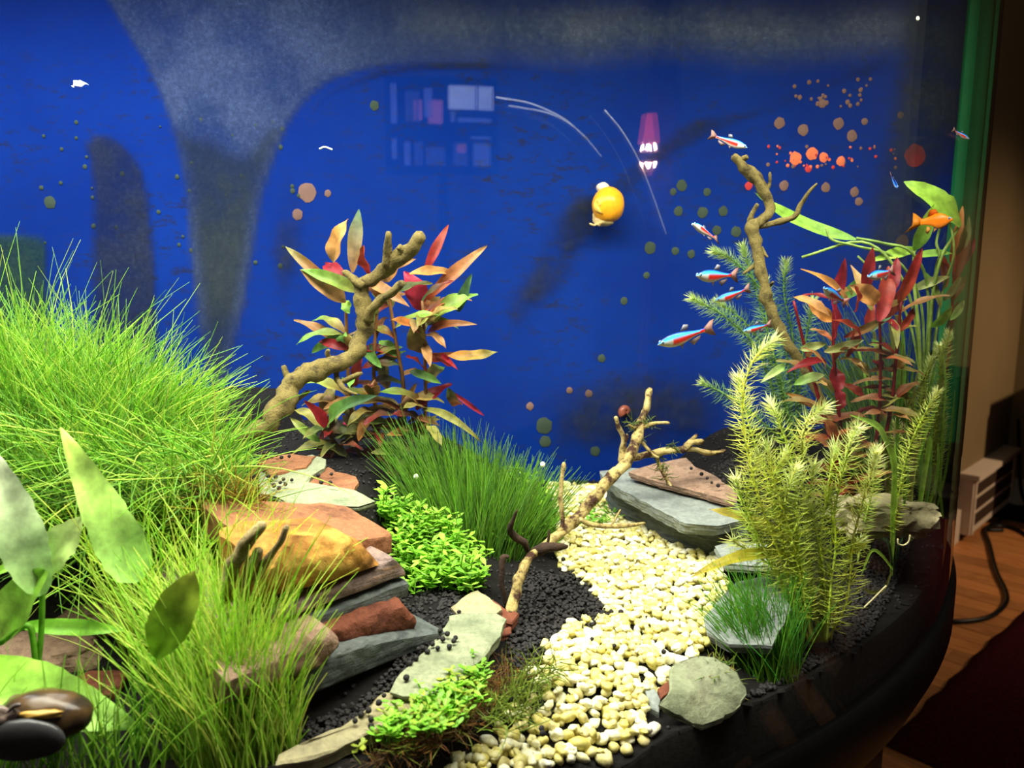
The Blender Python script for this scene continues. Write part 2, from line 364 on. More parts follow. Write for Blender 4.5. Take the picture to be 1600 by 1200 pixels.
# baseboards, low heater grille at the foot of the wall
def along(fn, name, s0, s1, z0, z1, d, mat, parent=None):
    mb = MB(); a = [fn(s0, z0), fn(s1, z0), fn(s1, z1), fn(s0, z1)]; b = [fn(s0, z0, d), fn(s1, z0, d), fn(s1, z1, d), fn(s0, z1, d)]
    mb.add(a + b, [(3, 2, 1, 0), (4, 5, 6, 7), (0, 1, 5, 4), (1, 2, 6, 5), (2, 3, 7, 6), (3, 0, 4, 7)])
    return mb.build(name, mat, parent, smooth_=False)
tag(along(wall_pt, 'baseboard_back', -2.3, 0.095, 0.0, 0.13, 0.018, 'trim'), kind='structure')
tag(along(wallB, 'baseboard_right', 0.02, 2.3, 0.0, 0.12, 0.018, 'trim'), kind='structure')
hv = thing('wall_register', 'off-white metal heating grille low on the brown wall', 'heating vent', wall_pt(0.42, 0))
along(wall_pt, 'casing', 0.10, 0.74, 0.03, 0.27, 0.05, 'trim', hv)
along(wall_pt, 'top_ledge', 0.09, 0.75, 0.255, 0.275, 0.07, 'trim', hv)
MAT['ventdark'] = m_plain('vent_shadow', (58, 44, 32), 0.8, 0.1)
for k in range(3):
    along(wall_pt, 'louver_opening', 0.135, 0.70, 0.06 + k * 0.062, 0.105 + k * 0.062, 0.053, 'ventdark', hv)
for s in (0.115, 0.71): along(wall_pt, 'stile', s, s + 0.02, 0.03, 0.25, 0.056, 'trim', hv)
# dark cabinet in the corner
cb = thing('corner_cabinet', 'low black cabinet in the dark corner by the heating grille', 'cabinet', wallB(0.75, 0, 0.2))
along(lambda s, z, o=0: wallB(s, z, 0.03 + o), 'cabinet_body', 0.16, 1.2, 0.16, 0.62, 0.36, 'blackmatte', cb)
along(lambda s, z, o=0: wallB(s, z, 0.39 + o), 'cabinet_door', 0.18, 0.66, 0.2, 0.59, 0.02, 'blackmatte', cb)
along(lambda s, z, o=0: wallB(s, z, 0.39 + o), 'cabinet_door', 0.68, 1.18, 0.2, 0.59, 0.02, 'blackmatte', cb)
for s in (0.18, 1.14): along(lambda q, z, o=0: wallB(q, z, 0.06 + o), 'leg', s, s + 0.04, 0.0, 0.17, 0.04, 'blackmatte', cb)
# power cable
mb = MB()
cpx = [(1450, 968), (1500, 971), (1545, 964), (1570, 945), (1572, 925), (1556, 890), (1546, 850), (1540, 828), (1560, 822), (1590, 828), (1625, 850)]
tube(mb, catmull([G(x, y, -Z0 + 0.008) for x, y in cpx], 8), 0.0075, 8)
tag(mb.build('power_cable', 'black', origin=G(1545, 964, -Z0)), 'black power cable snaking across the wooden floor', 'cable')
mb = MB()
b0 = G(1540, 826, -Z0 + 0.008); tp = wall_pt(0.77, 0.40, 0.04); b1 = wall_pt(0.77, 0.012, 0.10)
tube(mb, catmull([b0 + V((0.06, -0.02, 0)), b0, b0 * 0.55 + b1 * 0.45, b1, wall_pt(0.77, 0.1, 0.075), tp], 8), 0.007, 8)
tag(mb.build('black_cord', 'black', origin=b1), 'thin black cord dropping down the wall beside the heating grille', 'cable')
# rug
t = NT('rug_wool'); nz = t.noise(90, 5, 0.7, t.geo()); rp = t.ramp(nz.outputs[0], [(0.3, lin((30, 6, 9))), (0.7, lin((66, 14, 20)))])
MAT['rug'] = t.done(t.bsdf(rp.outputs[0], 0.95, 0.05, t.bump(nz.outputs[0], 0.9, 0.006)))
ra, rb, rc_ = G(1385, 1163, -Z0), G(1600, 957, -Z0), G(1440, 1200, -Z0)
e1 = (rb - ra).normalized(); e2 = (rc_ - ra); e2 = (e2 - e1 * e2.dot(e1)).normalized(); mb = MB()
ra = ra - e1 * 0.02; NX, NY = 60, 40; vs = []; fs = []
for i in range(NX + 1):
    for j in range(NY + 1):
        q = ra + e1 * (2.2 * i / NX) + e2 * (1.3 * j / NY)
        if j == 0: q += e2 * (0.012 * mnoise.noise(q * 9))
        vs.append(V((q.x, q.y, 0.012 + 0.002 * mnoise.noise(q * 14))))
for i in range(NX):
    for j in range(NY): a = i * (NY + 1) + j; fs.append((a, a + 1, a + NY + 2, a + NY + 1))
nv = len(vs); rim = [i * (NY + 1) for i in range(NX + 1)]
lowr = [V((vs[i].x, vs[i].y, 0.0005)) for i in rim]
for k in range(NX): fs.append((rim[k], rim[k + 1], nv + k + 1, nv + k))
mb.add(vs + lowr, fs); tag(mb.build('rug', 'rug', origin=(ra.x, ra.y, 0)), 'dark red woven rug on the wooden floor', 'rug')

# ------------------------------------------------------------------ the tank
A0 = math.atan2(YB - TC.y, math.sqrt(TR ** 2 - (YB - TC.y) ** 2)); A1 = -math.pi - A0
def arc(r, n=96): return [(TC.x + r * math.cos(A0 + (A1 - A0) * i / n), TC.y + r * math.sin(A0 + (A1 - A0) * i / n)) for i in range(n + 1)]
tank = thing('aquarium', 'bow-fronted glass aquarium with a blue back and planted stone layout', 'aquarium', (TC.x, 0.6, Z0 - 0.09))
def ring_solid(r0, r1, z0, z1, n=96):
    a, b = arc(r0, n), arc(r1, n); mb = MB(); N = n + 1
    vs = [V((x, y, z0)) for x, y in a] + [V((x, y, z1)) for x, y in a] + [V((x, y, z0)) for x, y in b] + [V((x, y, z1)) for x, y in b]
    fs = []
    for i in range(n):
        fs += [(i, i + 1, N + i + 1, N + i), (2 * N + i + 1, 2 * N + i, 3 * N + i, 3 * N + i + 1), (N + i, N + i + 1, 3 * N + i + 1, 3 * N + i), (i + 1, i, 2 * N + i, 2 * N + i + 1)]
    fs += [(0, N, 3 * N, 2 * N), (N - 1, 3 * N - 1, 4 * N - 1, 2 * N - 1)]
    mb.add(vs, fs); return mb
ring_solid(TR - 0.007, TR - 0.001, Z0 - 0.06, Z0 + 0.56).build('front_glass', 'glass', tank, sharp=40)
# base rim, turning in under the glass
mb = MB(); prof = [(TR - 0.008, -0.052), (TR + 0.001, -0.050), (TR + 0.004, -0.056), (TR + 0.004, -0.088), (TR - 0.004, -0.108), (TR - 0.018, -0.130), (TR - 0.034, -0.152), (TR - 0.043, -0.170), (TR - 0.08, -0.172)]
n = 96; vs = []; fs = []
for r, z in prof: vs += [V((x, y, Z0 + z)) for x, y in arc(r, n)]
for j in range(len(prof) - 1):
    for i in range(n): a = j * (n + 1) + i; fs.append((a + 1, a, a + n + 1, a + n + 2))
mb.add(vs, fs); mb.build('base_rim', 'black', tank, sharp=40)
hw = math.sqrt(TR ** 2 - (YB - TC.y) ** 2)
mb = MB(); box(mb, (TC.x - hw, YB, Z0 - 0.08), (TC.x + hw, YB + 0.012, Z0 + 0.56)); panel = mb.build('back_panel', 'panel', tank, smooth_=False)
mb = MB(); box(mb, (TC.x - hw, 0.30, Z0 - 0.075), (TC.x + hw, YB, Z0 - 0.06))
sx = 0.566 * 0.825
mb = MB(); box(mb, (sx - 0.004, 0.832, Z0 - 0.05), (sx + 0.006, 0.838, Z0 + 0.56)); mb.build('corner_seam', 'green_seam', tank, smooth_=False)
mb = MB(); box(mb, (sx + 0.007, 0.826, Z0 - 0.05), (sx + 0.011, 0.84, Z0 + 0.56)); mb.build('corner_strip', 'blackmatte', tank, smooth_=False)
# hood with the light bars
mb = MB(); box(mb, (TC.x - hw - 0.02, 0.30, Z0 + 0.60), (TC.x + hw + 0.02, YB + 0.012, Z0 + 0.63)); mb.build('hood', 'blackmatte', tank, smooth_=False)
for nm, y0, y1, x0, x1 in (('light_housing', 0.315, 0.525, -0.55, 0.43), ('light_housing', 0.625, 0.695, -0.84, -0.16)):
    mb = MB(); box(mb, (x0, y0, LAMPZ + 0.004), (x1, y1, Z0 + 0.60)); mb.build(nm, 'black', tank, smooth_=False)
# water surface
mb = MB(); vs = [V((x, y, Z0 + 0.53)) for x, y in arc(TR - 0.008, 64)]; mb.add(vs, [tuple(range(len(vs)))])
mb.build('water_surface', 'water', tank)
# stand
mb = MB(); n = 96; a = arc(TR - 0.046, n); vs = []
for z in (0.0, 0.06, 0.065, Z0 - 0.17): vs += [V((x, y, z)) for x, y in (a if z != 0.06 else a)]
fs = []
for j in range(3):
    for i in range(n): q = j * (n + 1) + i; fs.append((q, q + 1, q + n + 2, q + n + 1))
fs.append(tuple(range(3 * (n + 1), 4 * (n + 1))))
b = [(j * (n + 1), j * (n + 1) + n) for j in range(4)]
for j in range(3): fs.append((b[j][0], b[j][1], b[j + 1][1], b[j + 1][0]))
stand = thing('aquarium_stand', 'black lacquered curved stand under the aquarium', 'stand', (TC.x, 0.6, 0))
mb.add(vs, fs); mb.build('cabinet_body', 'black', stand, sharp=40)
mb = ring_solid(TR - 0.048, TR - 0.040, 0.0, 0.08); mb.build('plinth', 'black', stand, sharp=40)
# algae films and spots, and painted reflections, on the back panel
FILMN = [0]
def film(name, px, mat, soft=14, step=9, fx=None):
    """thin film of algae and painted reflection on the back panel, thinning out towards its rim"""
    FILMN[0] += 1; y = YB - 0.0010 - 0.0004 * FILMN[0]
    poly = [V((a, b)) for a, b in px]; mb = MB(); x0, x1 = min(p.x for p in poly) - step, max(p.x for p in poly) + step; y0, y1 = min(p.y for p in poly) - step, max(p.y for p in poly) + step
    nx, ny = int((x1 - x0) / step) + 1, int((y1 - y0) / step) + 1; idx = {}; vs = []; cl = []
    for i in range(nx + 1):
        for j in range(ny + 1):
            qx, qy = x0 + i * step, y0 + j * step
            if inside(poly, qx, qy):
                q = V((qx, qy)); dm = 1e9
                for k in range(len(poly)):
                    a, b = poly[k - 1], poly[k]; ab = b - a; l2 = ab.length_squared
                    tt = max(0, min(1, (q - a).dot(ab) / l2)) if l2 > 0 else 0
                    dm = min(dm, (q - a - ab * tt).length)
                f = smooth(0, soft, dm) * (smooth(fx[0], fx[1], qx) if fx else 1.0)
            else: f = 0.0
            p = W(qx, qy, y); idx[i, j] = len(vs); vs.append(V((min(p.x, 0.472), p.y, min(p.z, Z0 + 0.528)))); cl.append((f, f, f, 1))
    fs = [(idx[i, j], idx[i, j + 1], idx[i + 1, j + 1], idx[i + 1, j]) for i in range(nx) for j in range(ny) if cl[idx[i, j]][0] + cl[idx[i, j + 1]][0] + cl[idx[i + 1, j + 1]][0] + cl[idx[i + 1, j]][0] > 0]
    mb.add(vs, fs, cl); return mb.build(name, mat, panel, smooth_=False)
def inside(poly, x, y):
    r = False; j = len(poly) - 1
    for i in range(len(poly)):
        a, b = poly[i], poly[j]
        if (a.y > y) != (b.y > y) and x < (b.x - a.x) * (y - a.y) / (b.y - a.y) + a.x: r = not r
        j = i
    return r
def dense(px, n=5):
    out = catmull([V((a, b, 0)) for a, b in px], n); return [(p.x, p.y) for p in out]
film('algae_reflection_film', dense([(145, -30), (165, 5), (195, 55), (228, 110), (252, 165), (272, 230), (288, 320), (296, 420), (310, 540), (340, 640), (375, 520), (395, 420), (412, 320), (432, 250), (455, 195), (492, 148), (540, 122), (620, 106), (760, 108), (940, 112)]) + [(960, -30)], 'film_grey', 13, 9, (940, 480))  # algae funnel, its top running into the painted reflection band
film('algae_reflection_film', dense([(258, 190), (280, 280), (294, 400), (310, 540), (340, 640), (375, 520), (395, 420), (412, 320), (432, 250), (450, 200), (420, 190), (380, 230), (340, 210), (300, 200)]), 'film_corner', 34)
film('algae_reflection_film', dense([(470, -30), (500, 110), (560, 120), (640, 104), (760, 110), (900, 124), (1050, 112), (1200, 128), (1390, 110), (1500, 150), (1540, 150)]) + [(1560, -30)], 'film_reflection', 85, 9, (470, 860))  # grey band across the top: blurred glass reflection painted on
film('algae_reflection_film', dense([(470, 200), (500, 150), (560, 118), (640, 97), (760, 96), (830, 106), (760, 108), (640, 112), (560, 130), (510, 152)]), 'film_streak', 6, 5)  # edge line of the painted reflection band
film('algae_reflection_film', dense([(128, 225), (148, 207), (180, 212), (208, 238), (226, 270), (236, 330), (244, 420), (250, 560)]) + [(140, 560), (142, 300), (138, 250)], 'film_brown', 10)
film('algae_reflection_film', [(-60, 362), (40, 364), (72, 368), (76, 420), (80, 520), (-60, 520)], 'film_green', 8)
film('algae_reflection_film', dense([(1390, 84), (1330, 106), (1240, 138), (1170, 168), (1080, 182), (1010, 235), (940, 290), (880, 330), (840, 420), (900, 400), (950, 345), (1030, 260), (1110, 215), (1190, 180), (1270, 150), (1350, 122), (1395, 100)], 3), 'film_streak', 14, 7)  # brownish diagonal reflection painted onto the panel
film('algae_reflection_film', [(1392, 95), (1400, -30), (1545, -30), (1530, 200), (1475, 300), (1430, 440), (1330, 450), (1345, 330), (1372, 200)], 'film_corner', 45)  # darker sheet over the upper right corner of the panel
film('algae_reflection_film', dense([(860, 330), (905, 290), (935, 310), (920, 360), (900, 430), (850, 480), (800, 520), (790, 470), (830, 400)]), 'film_streak', 25)
film('algae_reflection_film', dense([(420, 300), (450, 260), (480, 330), (470, 420), (440, 480), (415, 400)]), 'film_streak', 25)
film('algae_reflection_film', dense([(820, 640), (850, 600), (960, 560), (1080, 560), (1150, 600), (1120, 700), (1000, 720), (860, 720)]), 'film_streak', 60)
spots = [(585, 165, 7, 0), (78, 316, 9, 0), (930, 705, 8, 0), (850, 665, 13, 0), (852, 690, 9, 0), (1065, 290, 8, 0), (1105, 300, 6, 0), (1098, 332, 8, 0), (1130, 330, 7, 0), (1016, 387, 9, 0), (1055, 392, 6, 0), (1080, 397, 6, 0), (1060, 330, 7, 0), (1052, 300, 5, 0), (1150, 362, 8, 0), (1120, 360, 7, 0),
         (1243, 247, 9, 1), (1269, 240, 9, 1), (1287, 246, 7, 1), (1314, 252, 7, 1), (1263, 264, 5, 2), (1310, 193, 8, 3), (1331, 212, 8, 3), (1351, 190, 5, 3), (1255, 203, 8, 3), (1285, 162, 6, 3), (1218, 192, 8, 3), (1430, 243, 16, 2), (1225, 290, 7, 3), (1290, 293, 7, 3), (1335, 300, 7, 3), (1342, 315, 6, 3), (1170, 290, 6, 2), (1407, 180, 5, 3), (1410, 378, 10, 3), (920, 615, 6, 3), (828, 635, 6, 3), (890, 610, 5, 3), (480, 300, 14, 3), (512, 302, 5, 3), (465, 335, 8, 3), (975, 470, 6, 0), (1010, 430, 5, 0), (940, 560, 6, 0)]
for i in range(46): spots.append((U(1200, 1400), U(226, 262), U(1.2, 3), random.choice((1, 2, 3))))
for i in range(26): spots.append((U(1240, 1360), U(120, 170), U(1.5, 3.5), 3))
for i in range(40): spots.append((U(60, 480), U(180, 420), U(1.5, 4), 0))
MAT['spot_tan'] = m_plain('tan_algae', (120, 92, 84), 0.8, 0.1)
for (a, b, r, k) in spots:
    mb = MB(); c = W(a, b, YB - 0.0005); rr = pxm(r, YB); n = 14
    rg = [V((c.x + rr * U(.9, 1.08) * math.cos(6.2832 * i / n), c.y, c.z + rr * U(.95, 1.2) * math.sin(6.2832 * i / n))) for i in range(n)]
    if c.z > Z0 + 0.52 or c.x > 0.465: continue
    mb.add([c + V((0, -0.0015, 0))] + [p + V((0, 0.0, 0)) for p in rg], [(0, (i + 1) % n + 1, i + 1) for i in range(n)])
    mb.build('algae_spot', ('spot_olive', 'spot_orange', 'spot_red', 'spot_tan')[k], panel)
# scratches and smears on the front glass
def on_glass(px, py, r=TR):
    d = ray(px, py); o = V((CAM.x, CAM.y)) - TC; dd = V((d.x, d.y)); A = dd.dot(dd); B = 2 * o.dot(dd); C = o.dot(o) - r * r
    tt = (-B - math.sqrt(max(0, B * B - 4 * A * C))) / (2 * A); return CAM + d * tt
for path, wd in (([(945, 172), (972, 205), (998, 250), (1018, 300), (1032, 340), (1041, 366)], 1.4), ([(775, 152), (830, 162), (880, 185), (915, 215)], 0.9), ([(795, 165), (860, 178), (905, 205), (940, 245)], 0.8)):
    mb = MB(); pts = catmull([on_glass(a, b) for a, b in path], 6); tube(mb, pts, pxm(wd, 0.32) * 0.5, 4); mb.build('scratch', 'scratch', tank)

# ------------------------------------------------------------------ substrate
# gravel outline in plan
GP = [(856, 762), (872, 800), (868, 850), (880, 890), (925, 925), (955, 965), (900, 985), (862, 1005), (842, 1060), (800, 1120), (715, 1195), (660, 1240), (1045, 1240), (1055, 1190), (1035, 1140), (1010, 1100), (1060, 1050), (1110, 1010), (1112, 970), (1135, 925), (1118, 880), (1085, 850), (1030, 815), (985, 785), (950, 765)]
GV = [V(G(a, b, -0.018 * smooth(1060, 1200, b))).to_2d() for a, b in GP]
def inside(poly, x, y):
    r = False; j = len(poly) - 1
    for i in range(len(poly)):
        a, b = poly[i], poly[j]
        if (a.y > y) != (b.y > y) and x < (b.x - a.x) * (y - a.y) / (b.y - a.y) + a.x: r = not r
        j = i
    return r
st = 0.008; xs = [-0.62 + st * i for i in range(int(1.13 / st))]; ys = [0.285 + st * i for i in range(int(0.556 / st) + 1)]
idx = {}; vs = []; fs = []
for i, x in enumerate(xs):
    for j, y in enumerate(ys):
        if in_tank(x, y, 0.004): idx[i, j] = len(vs); vs.append(gp(x, y, 0.0015 * mnoise.noise(V((x * 200, y * 200, 3)))))
for (i, j) in list(idx):
    k = [(i, j), (i + 1, j), (i + 1, j + 1), (i, j + 1)]
    if all(q in idx for q in k): fs.append(tuple(idx[q] for q in k))
mb = MB(); mb.add(vs, fs)
n = 160; a = arc(TR - 0.0075, n); vs = []; fs = []
for (x, y) in a:
    z = ground(x, y); vs += [V((x, y, Z0 - 0.058)), V((x, y, Z0 + z)), V((TC.x + (x - TC.x) * 0.975, TC.y + (y - TC.y) * 0.975, Z0 + z))]
for i in range(n): fs += [(3 * i, 3 * i + 1, 3 * i + 4, 3 * i + 3), (3 * i + 1, 3 * i + 2, 3 * i + 5, 3 * i + 4)]
mb.add(vs, fs)
tag(mb.build('soil_bed', 'soil'), 'black planting soil banked along the tank floor', 'soil', kind='stuff')
# loose grains
def ico(sub):
    bm = bmesh.new(); bmesh.ops.create_icosphere(bm, subdivisions=sub, radius=1); bm.verts.index_update()
    r = ([v.co.copy() for v in bm.verts], [tuple(v.index for v in f.verts) for f in bm.faces]); bm.free(); return r
I1, I2 = ico(1), ico(2)
def blob(mb, c, r, sq, ic, col=(1, 1, 1, 1), amp=0.25, rot=None):
    s = V((U(0, 90), U(0, 90), U(0, 90))); M = Matrix.Rotation(U(0, 6.28), 3, 'Z') @ Matrix.Rotation(U(-.5, .5), 3, 'X')
    vs = []
    for v in ic[0]:
        q = V((v.x * sq[0], v.y * sq[1], v.z * sq[2])) * (r * (1 + amp * mnoise.noise(v * 0.9 + s)))
        vs.append(V(c) + M @ q)
    mb.add(vs, ic[1], col)
mb = MB()
def grain_zone(px, z, count, r0=0.0010, r1=0.0017, pile=0.0):
    poly = [V(G(a, b, z - 0.018 * smooth(1060, 1200, b))).to_2d() for a, b in px]; x0, x1 = min(p.x for p in poly), max(p.x for p in poly); y0, y1 = min(p.y for p in poly), max(p.y for p in poly); k = 0; tries = 0
    while k < count and tries < count * 20:
        tries += 1; x, y = U(x0, x1), U(y0, y1)
        if not inside(poly, x, y) or not in_tank(x, y, 0.011): continue
        h = pile * R() ** 2
        blob(mb, (x, y, Z0 + ground(x, y) + 0.0006 + h), U(r0, r1), (1, 1, U(.7, 1)), I1, amp=0.3); k += 1
grain_zone([(455, 1130), (560, 1080), (650, 1010), (720, 960), (720, 1010), (640, 1090), (560, 1150), (470, 1190)], 0.014, 1400, pile=0.004)
grain_zone([(800, 960), (830, 890), (905, 905), (965, 965), (900, 1000), (850, 1030), (830, 1065), (790, 1040)], 0.0, 1300, 0.0012, 0.002, 0.003)
grain_zone([(560, 960), (620, 920), (740, 930), (720, 975), (600, 1000)], 0.014, 500)
grain_zone([(1010, 1210), (1160, 1060), (1300, 960), (1420, 790), (1475, 770), (1440, 830), (1330, 1010), (1180, 1100), (1060, 1210)], 0.0, 3600, 0.0012, 0.002, 0.002)
grain_zone([(1060, 700), (1150, 690), (1160, 760), (1100, 735)], 0.06, 500)
for k in range(5200):
    x, y = U(-.24, .46), U(.33, .835)
    if in_tank(x, y, .011) and not inside(GV, x, y): blob(mb, (x, y, Z0 + ground(x, y) + .0006), U(.0010, .0018), (1, 1, U(.7, 1)), I1, amp=.3)
grain_zone([(1090, 840), (1150, 820), (1160, 900), (1120, 860)], 0.0, 200)
tag(mb.build('soil_granules', 'grain', sharp=50), 'loose black soil granules scattered over the planting bed', 'soil', kind='stuff')
# white gravel path
cells = {}; pts = []
def ok(x, y, d):
    ci, cj = int(x / 0.008), int(y / 0.008)
    for a in range(ci - 1, ci + 2):
        for b in range(cj - 1, cj + 2):
            for (qx, qy) in cells.get((a, b), ()):
                if (qx - x) ** 2 + (qy - y) ** 2 < d * d: return False
    cells.setdefault((ci, cj), []).append((x, y)); return True
gx0, gx1 = min(p.x for p in GV), max(p.x for p in GV); gy0, gy1 = min(p.y for p in GV), max(p.y for p in GV)
for k in range(90000):
    x, y = U(gx0, gx1), U(gy0, gy1)
    if inside(GV, x, y) and in_tank(x, y, 0.013) and ok(x, y, 0.0056): pts.append((x, y))
PEB = [lin(c) for c in ((236, 234, 206), (226, 218, 158), (212, 202, 120), (240, 238, 220), (206, 196, 140), (222, 212, 136))]
variants = []
for k in range(14):
    mbv = MB(); blob(mbv, (0, 0, 0), 1.0, (U(1.0, 1.35), U(.8, 1.0), U(.6, .8)), I2, PEB[k % 6], 0.42)
    variants.append(mbv)
pts.sort(key=lambda p: p[1]); vm = []; gi = 0; rest = MB()
for (x, y) in pts:
    w = W(800, 600, 1); d = V((x, y, Z0)) - CAM; yy = d.y * CT - d.z * ST; pv = 600 + FPX * (-(d.z * CT + d.y * ST)) / yy
    r = U(0.0031, 0.0046) * (1.25 if R() < 0.07 else 1.0); z = Z0 + ground(x, y) + U(0.0006, 0.0026); k = random.randrange(14)
    if pv < 1203 and gi < 300 and pv > 0:
        if len(vm) <= k or not vm: pass
        while len(vm) < 14: vm.append(None)
        if vm[k] is None:
            o = variants[k].build('pebble', 'pebble'); vm[k] = o.data
        else:
            o = bpy.data.objects.new('pebble', vm[k]); COL.objects.link(o)
        o.location = (x, y, z); o.rotation_euler = (U(-.4, .4), U(-.4, .4), U(0, 6.28)); o.scale = (r, r, r); gi += 1
        tag(o, 'rounded white pebble at the near end of the gravel path', 'pebble', 'white pebbles at the near end of the gravel path')
    else:
        M = Matrix.Rotation(U(0, 6.28), 3, 'Z') @ Matrix.Rotation(U(-.4, .4), 3, 'X')
        rest.add([V((x, y, z)) + M @ (v * r) for v in variants[k].v], variants[k].f, PEB[k % 6])
for q in range(1300):           # a second, loose layer
    x, y = random.choice(pts); x += U(-.003, .003); y += U(-.003, .003); r = U(0.0022, 0.0036); k = random.randrange(14)
    if not in_tank(x, y, 0.014): continue
    rest.add([V((x, y, Z0 + ground(x, y) + U(.004, .0058))) + v * r for v in variants[k].v], variants[k].f, PEB[k % 6])
tag(rest.build('gravel_path', 'pebble'), 'winding path of white and yellowish gravel between the stones', 'gravel', kind='stuff')

# ------------------------------------------------------------------ stones
def finish_rock(mb, name, label, mat, origin, sharp=32, cat='stone'):
    return tag(mb.build(name, mat, origin=origin, sharp=sharp), label, cat)
def stone(name, label, top, bot, c, depth, mat, amp=0.0016, bulge=0.12, ctop=None, back=0.0, slope=0.0, N=64):
    """stone of the stack from the outline of its oblique front face, carried back by depth"""
    ctop = c if ctop is None else ctop
    nin = V((-0.696, 0.718, 0)); vs = []; M = 14; K = 8
    tp = [V((a, b, 0)) for a, b in top]; bp = [V((a, b, 0)) for a, b in bot]
    seed = V((U(0, 50), U(0, 50), U(0, 50)))
    def at(pl, s): return lerp_list(pl, s)
    for i in range(N + 1):
        s = i / N; a = at(tp, s); b = at(bp, s); T = S(a.x, a.y, ctop); B = S(b.x, b.y, c); hh = (T - B).length
        e = min(1, min(s, 1 - s) * 9 + 0.25); dpt = depth * (0.75 + 0.25 * e)
        col = []
        for k in range(M + 1):
            q = k / M; p = B.lerp(T, q); col.append(p - nin * (hh * bulge * math.sin(math.pi * q)) + nin * (0.0035 * max(0, 1 - min(k, M - k) / 1.5)))
        for k in range(1, K + 1): col.append(T + nin * (dpt * k / K + 0.0035) + V((0, 0, slope * dpt * k / K)))
        for k in range(1, 3): col.append(col[M + K].lerp(B + nin * dpt, k / 2))
        for k in range(1, 3): col.append((B + nin * dpt).lerp(B + nin * 0.0035, k / 3))
        for p in col:
            f = mnoise.noise(p * 55 + seed) * amp * 1.4 + mnoise.noise(p * 170 + seed) * amp * 0.8 + mnoise.noise(p * 420 + seed) * amp * 0.3
            vs.append(p + V((0.6, -0.6, 0.5)) * f)
    L = M + 1 + K + 2 + 2; fs = []
    for i in range(N):
        for k in range(L): k2 = (k + 1) % L; fs.append((i * L + k, i * L + k2, (i + 1) * L + k2, (i + 1) * L + k))
    fs.append(tuple(range(L - 1, -1, -1))); fs.append(tuple(range(N * L, (N + 1) * L)))
    mb = MB(); mb.add(vs, fs); bm = bmesh.new()
    o = V((sum(v.x for v in vs) / len(vs), sum(v.y for v in vs) / len(vs), min(v.z for v in vs))); bm.free()
    return finish_rock(mb, name, label, mat, o)
def plate(name, label, pts, thick, mat, layers=4, amp=0.0012, step=0.005, lean=(0, 0, 0), cat='stone'):
    """slate plate from its top outline, with flaked layered edges"""
    P = [V(p) for p in pts]; ring = []
    for i, a in enumerate(P):
        b = P[(i + 1) % len(P)]; n = max(1, int((b - a).length / step))
        for k in range(n):
            q = a.lerp(b, k / n); q += V((mnoise.noise(q * 160), mnoise.noise(q * 160 + V((9, 9, 9))), 0)) * amp * 1.6; ring.append(q)
    ctr = sum(ring, V()) / len(ring); n = len(ring); vs = []; fs = []; seed = U(0, 50)
    area_ = sum(ring[i].x * ring[(i + 1) % n].y - ring[(i + 1) % n].x * ring[i].y for i in range(n))
    if area_ < 0: ring.reverse()
    rings = []
    for f in (0.35, 0.7, 0.93):
        rings.append([ctr.lerp(q, f) + V((0, 0, amp * 1.2 * mnoise.noise(q * 60 * f + V((seed, 0, 0))))) for q in ring])
    rings.append([q - V((0, 0, 0.0006)) for q in ring])
    for k in range(1, layers + 1):
        z = thick * k / layers; g = U(-0.02, 0.03) - 0.05 * (k / layers) ** 2
        for zz in (z - thick / layers * 0.75, z):
            rings.append([ctr + (q - ctr) * (1 + g) + V((0, 0, -zz)) + V(lean) * (zz / thick) + V((mnoise.noise(q * 120 + V((k, 0, seed))), mnoise.noise(q * 120 + V((0, k, seed))), 0)) * amp for q in ring])
    vs = [ctr.copy()]; [vs.extend(r) for r in rings]; vs.append(ctr - V((0, 0, thick)) + V(lean))
    for i in range(n): fs.append((0, 1 + i, 1 + (i + 1) % n))
    for j in range(len(rings) - 1):
        for i in range(n): i2 = (i + 1) % n; fs.append((1 + j * n + i, 1 + (j + 1) * n + i, 1 + (j + 1) * n + i2, 1 + j * n + i2))
    e = 1 + (len(rings) - 1) * n
    for i in range(n): fs.append((e + i, len(vs) - 1, e + (i + 1) % n))
    mb = MB(); mb.add(vs, fs); return finish_rock(mb, name, label, mat, (ctr.x, ctr.y, min(v.z for v in vs)), cat=cat)
# --- the stack on the left, from the bottom
stone('slate_slab', 'long dark slate slab at the bottom of the stone stack', [(415, 1062), (470, 1043), (530, 1014), (600, 998), (694, 986)], [(430, 1115), (493, 1088), (540, 1068), (620, 1034), (696, 1000)], 0.476, 0.10, 'slate', 0.0010, 0.02, back=0)
stone('brown_stone', 'dark red-brown stone lying on the bottom slate slab', [(505, 984), (527, 975), (573, 955), (628, 939), (647, 962)], [(500, 1025), (530, 1012), (580, 1003), (625, 996), (645, 986)], 0.490, 0.08, 'redbrown', 0.0018, 0.18)
stone('pink_stone', 'pinkish brown stone at the left foot of the stack behind grass', [(350, 1060), (395, 1040), (426, 1026), (470, 1000), (517, 983), (529, 994)], [(350, 1105), (395, 1090), (426, 1075), (470, 1058), (500, 1046), (528, 1012)], 0.470, 0.05, 'pinkstone', 0.0016, 0.12)
stone('slate_slab', 'thin charcoal slate slab under the purple-grey slab', [(440, 980), (500, 958), (560, 938), (610, 916), (637, 908)], [(440, 1014), (500, 990), (560, 968), (610, 946), (636, 934)], 0.500, 0.10, 'slate', 0.0010, 0.05)
stone('slate_slab', 'purple-grey slate slab beneath the ochre boulder', [(350, 976), (400, 958), (430, 952), (508, 924), (580, 893), (612, 868), (630, 884)], [(350, 1000), (400, 985), (430, 974), (508, 946), (580, 921), (615, 908), (634, 902)], 0.502, 0.11, 'purple', 0.0014, 0.08)
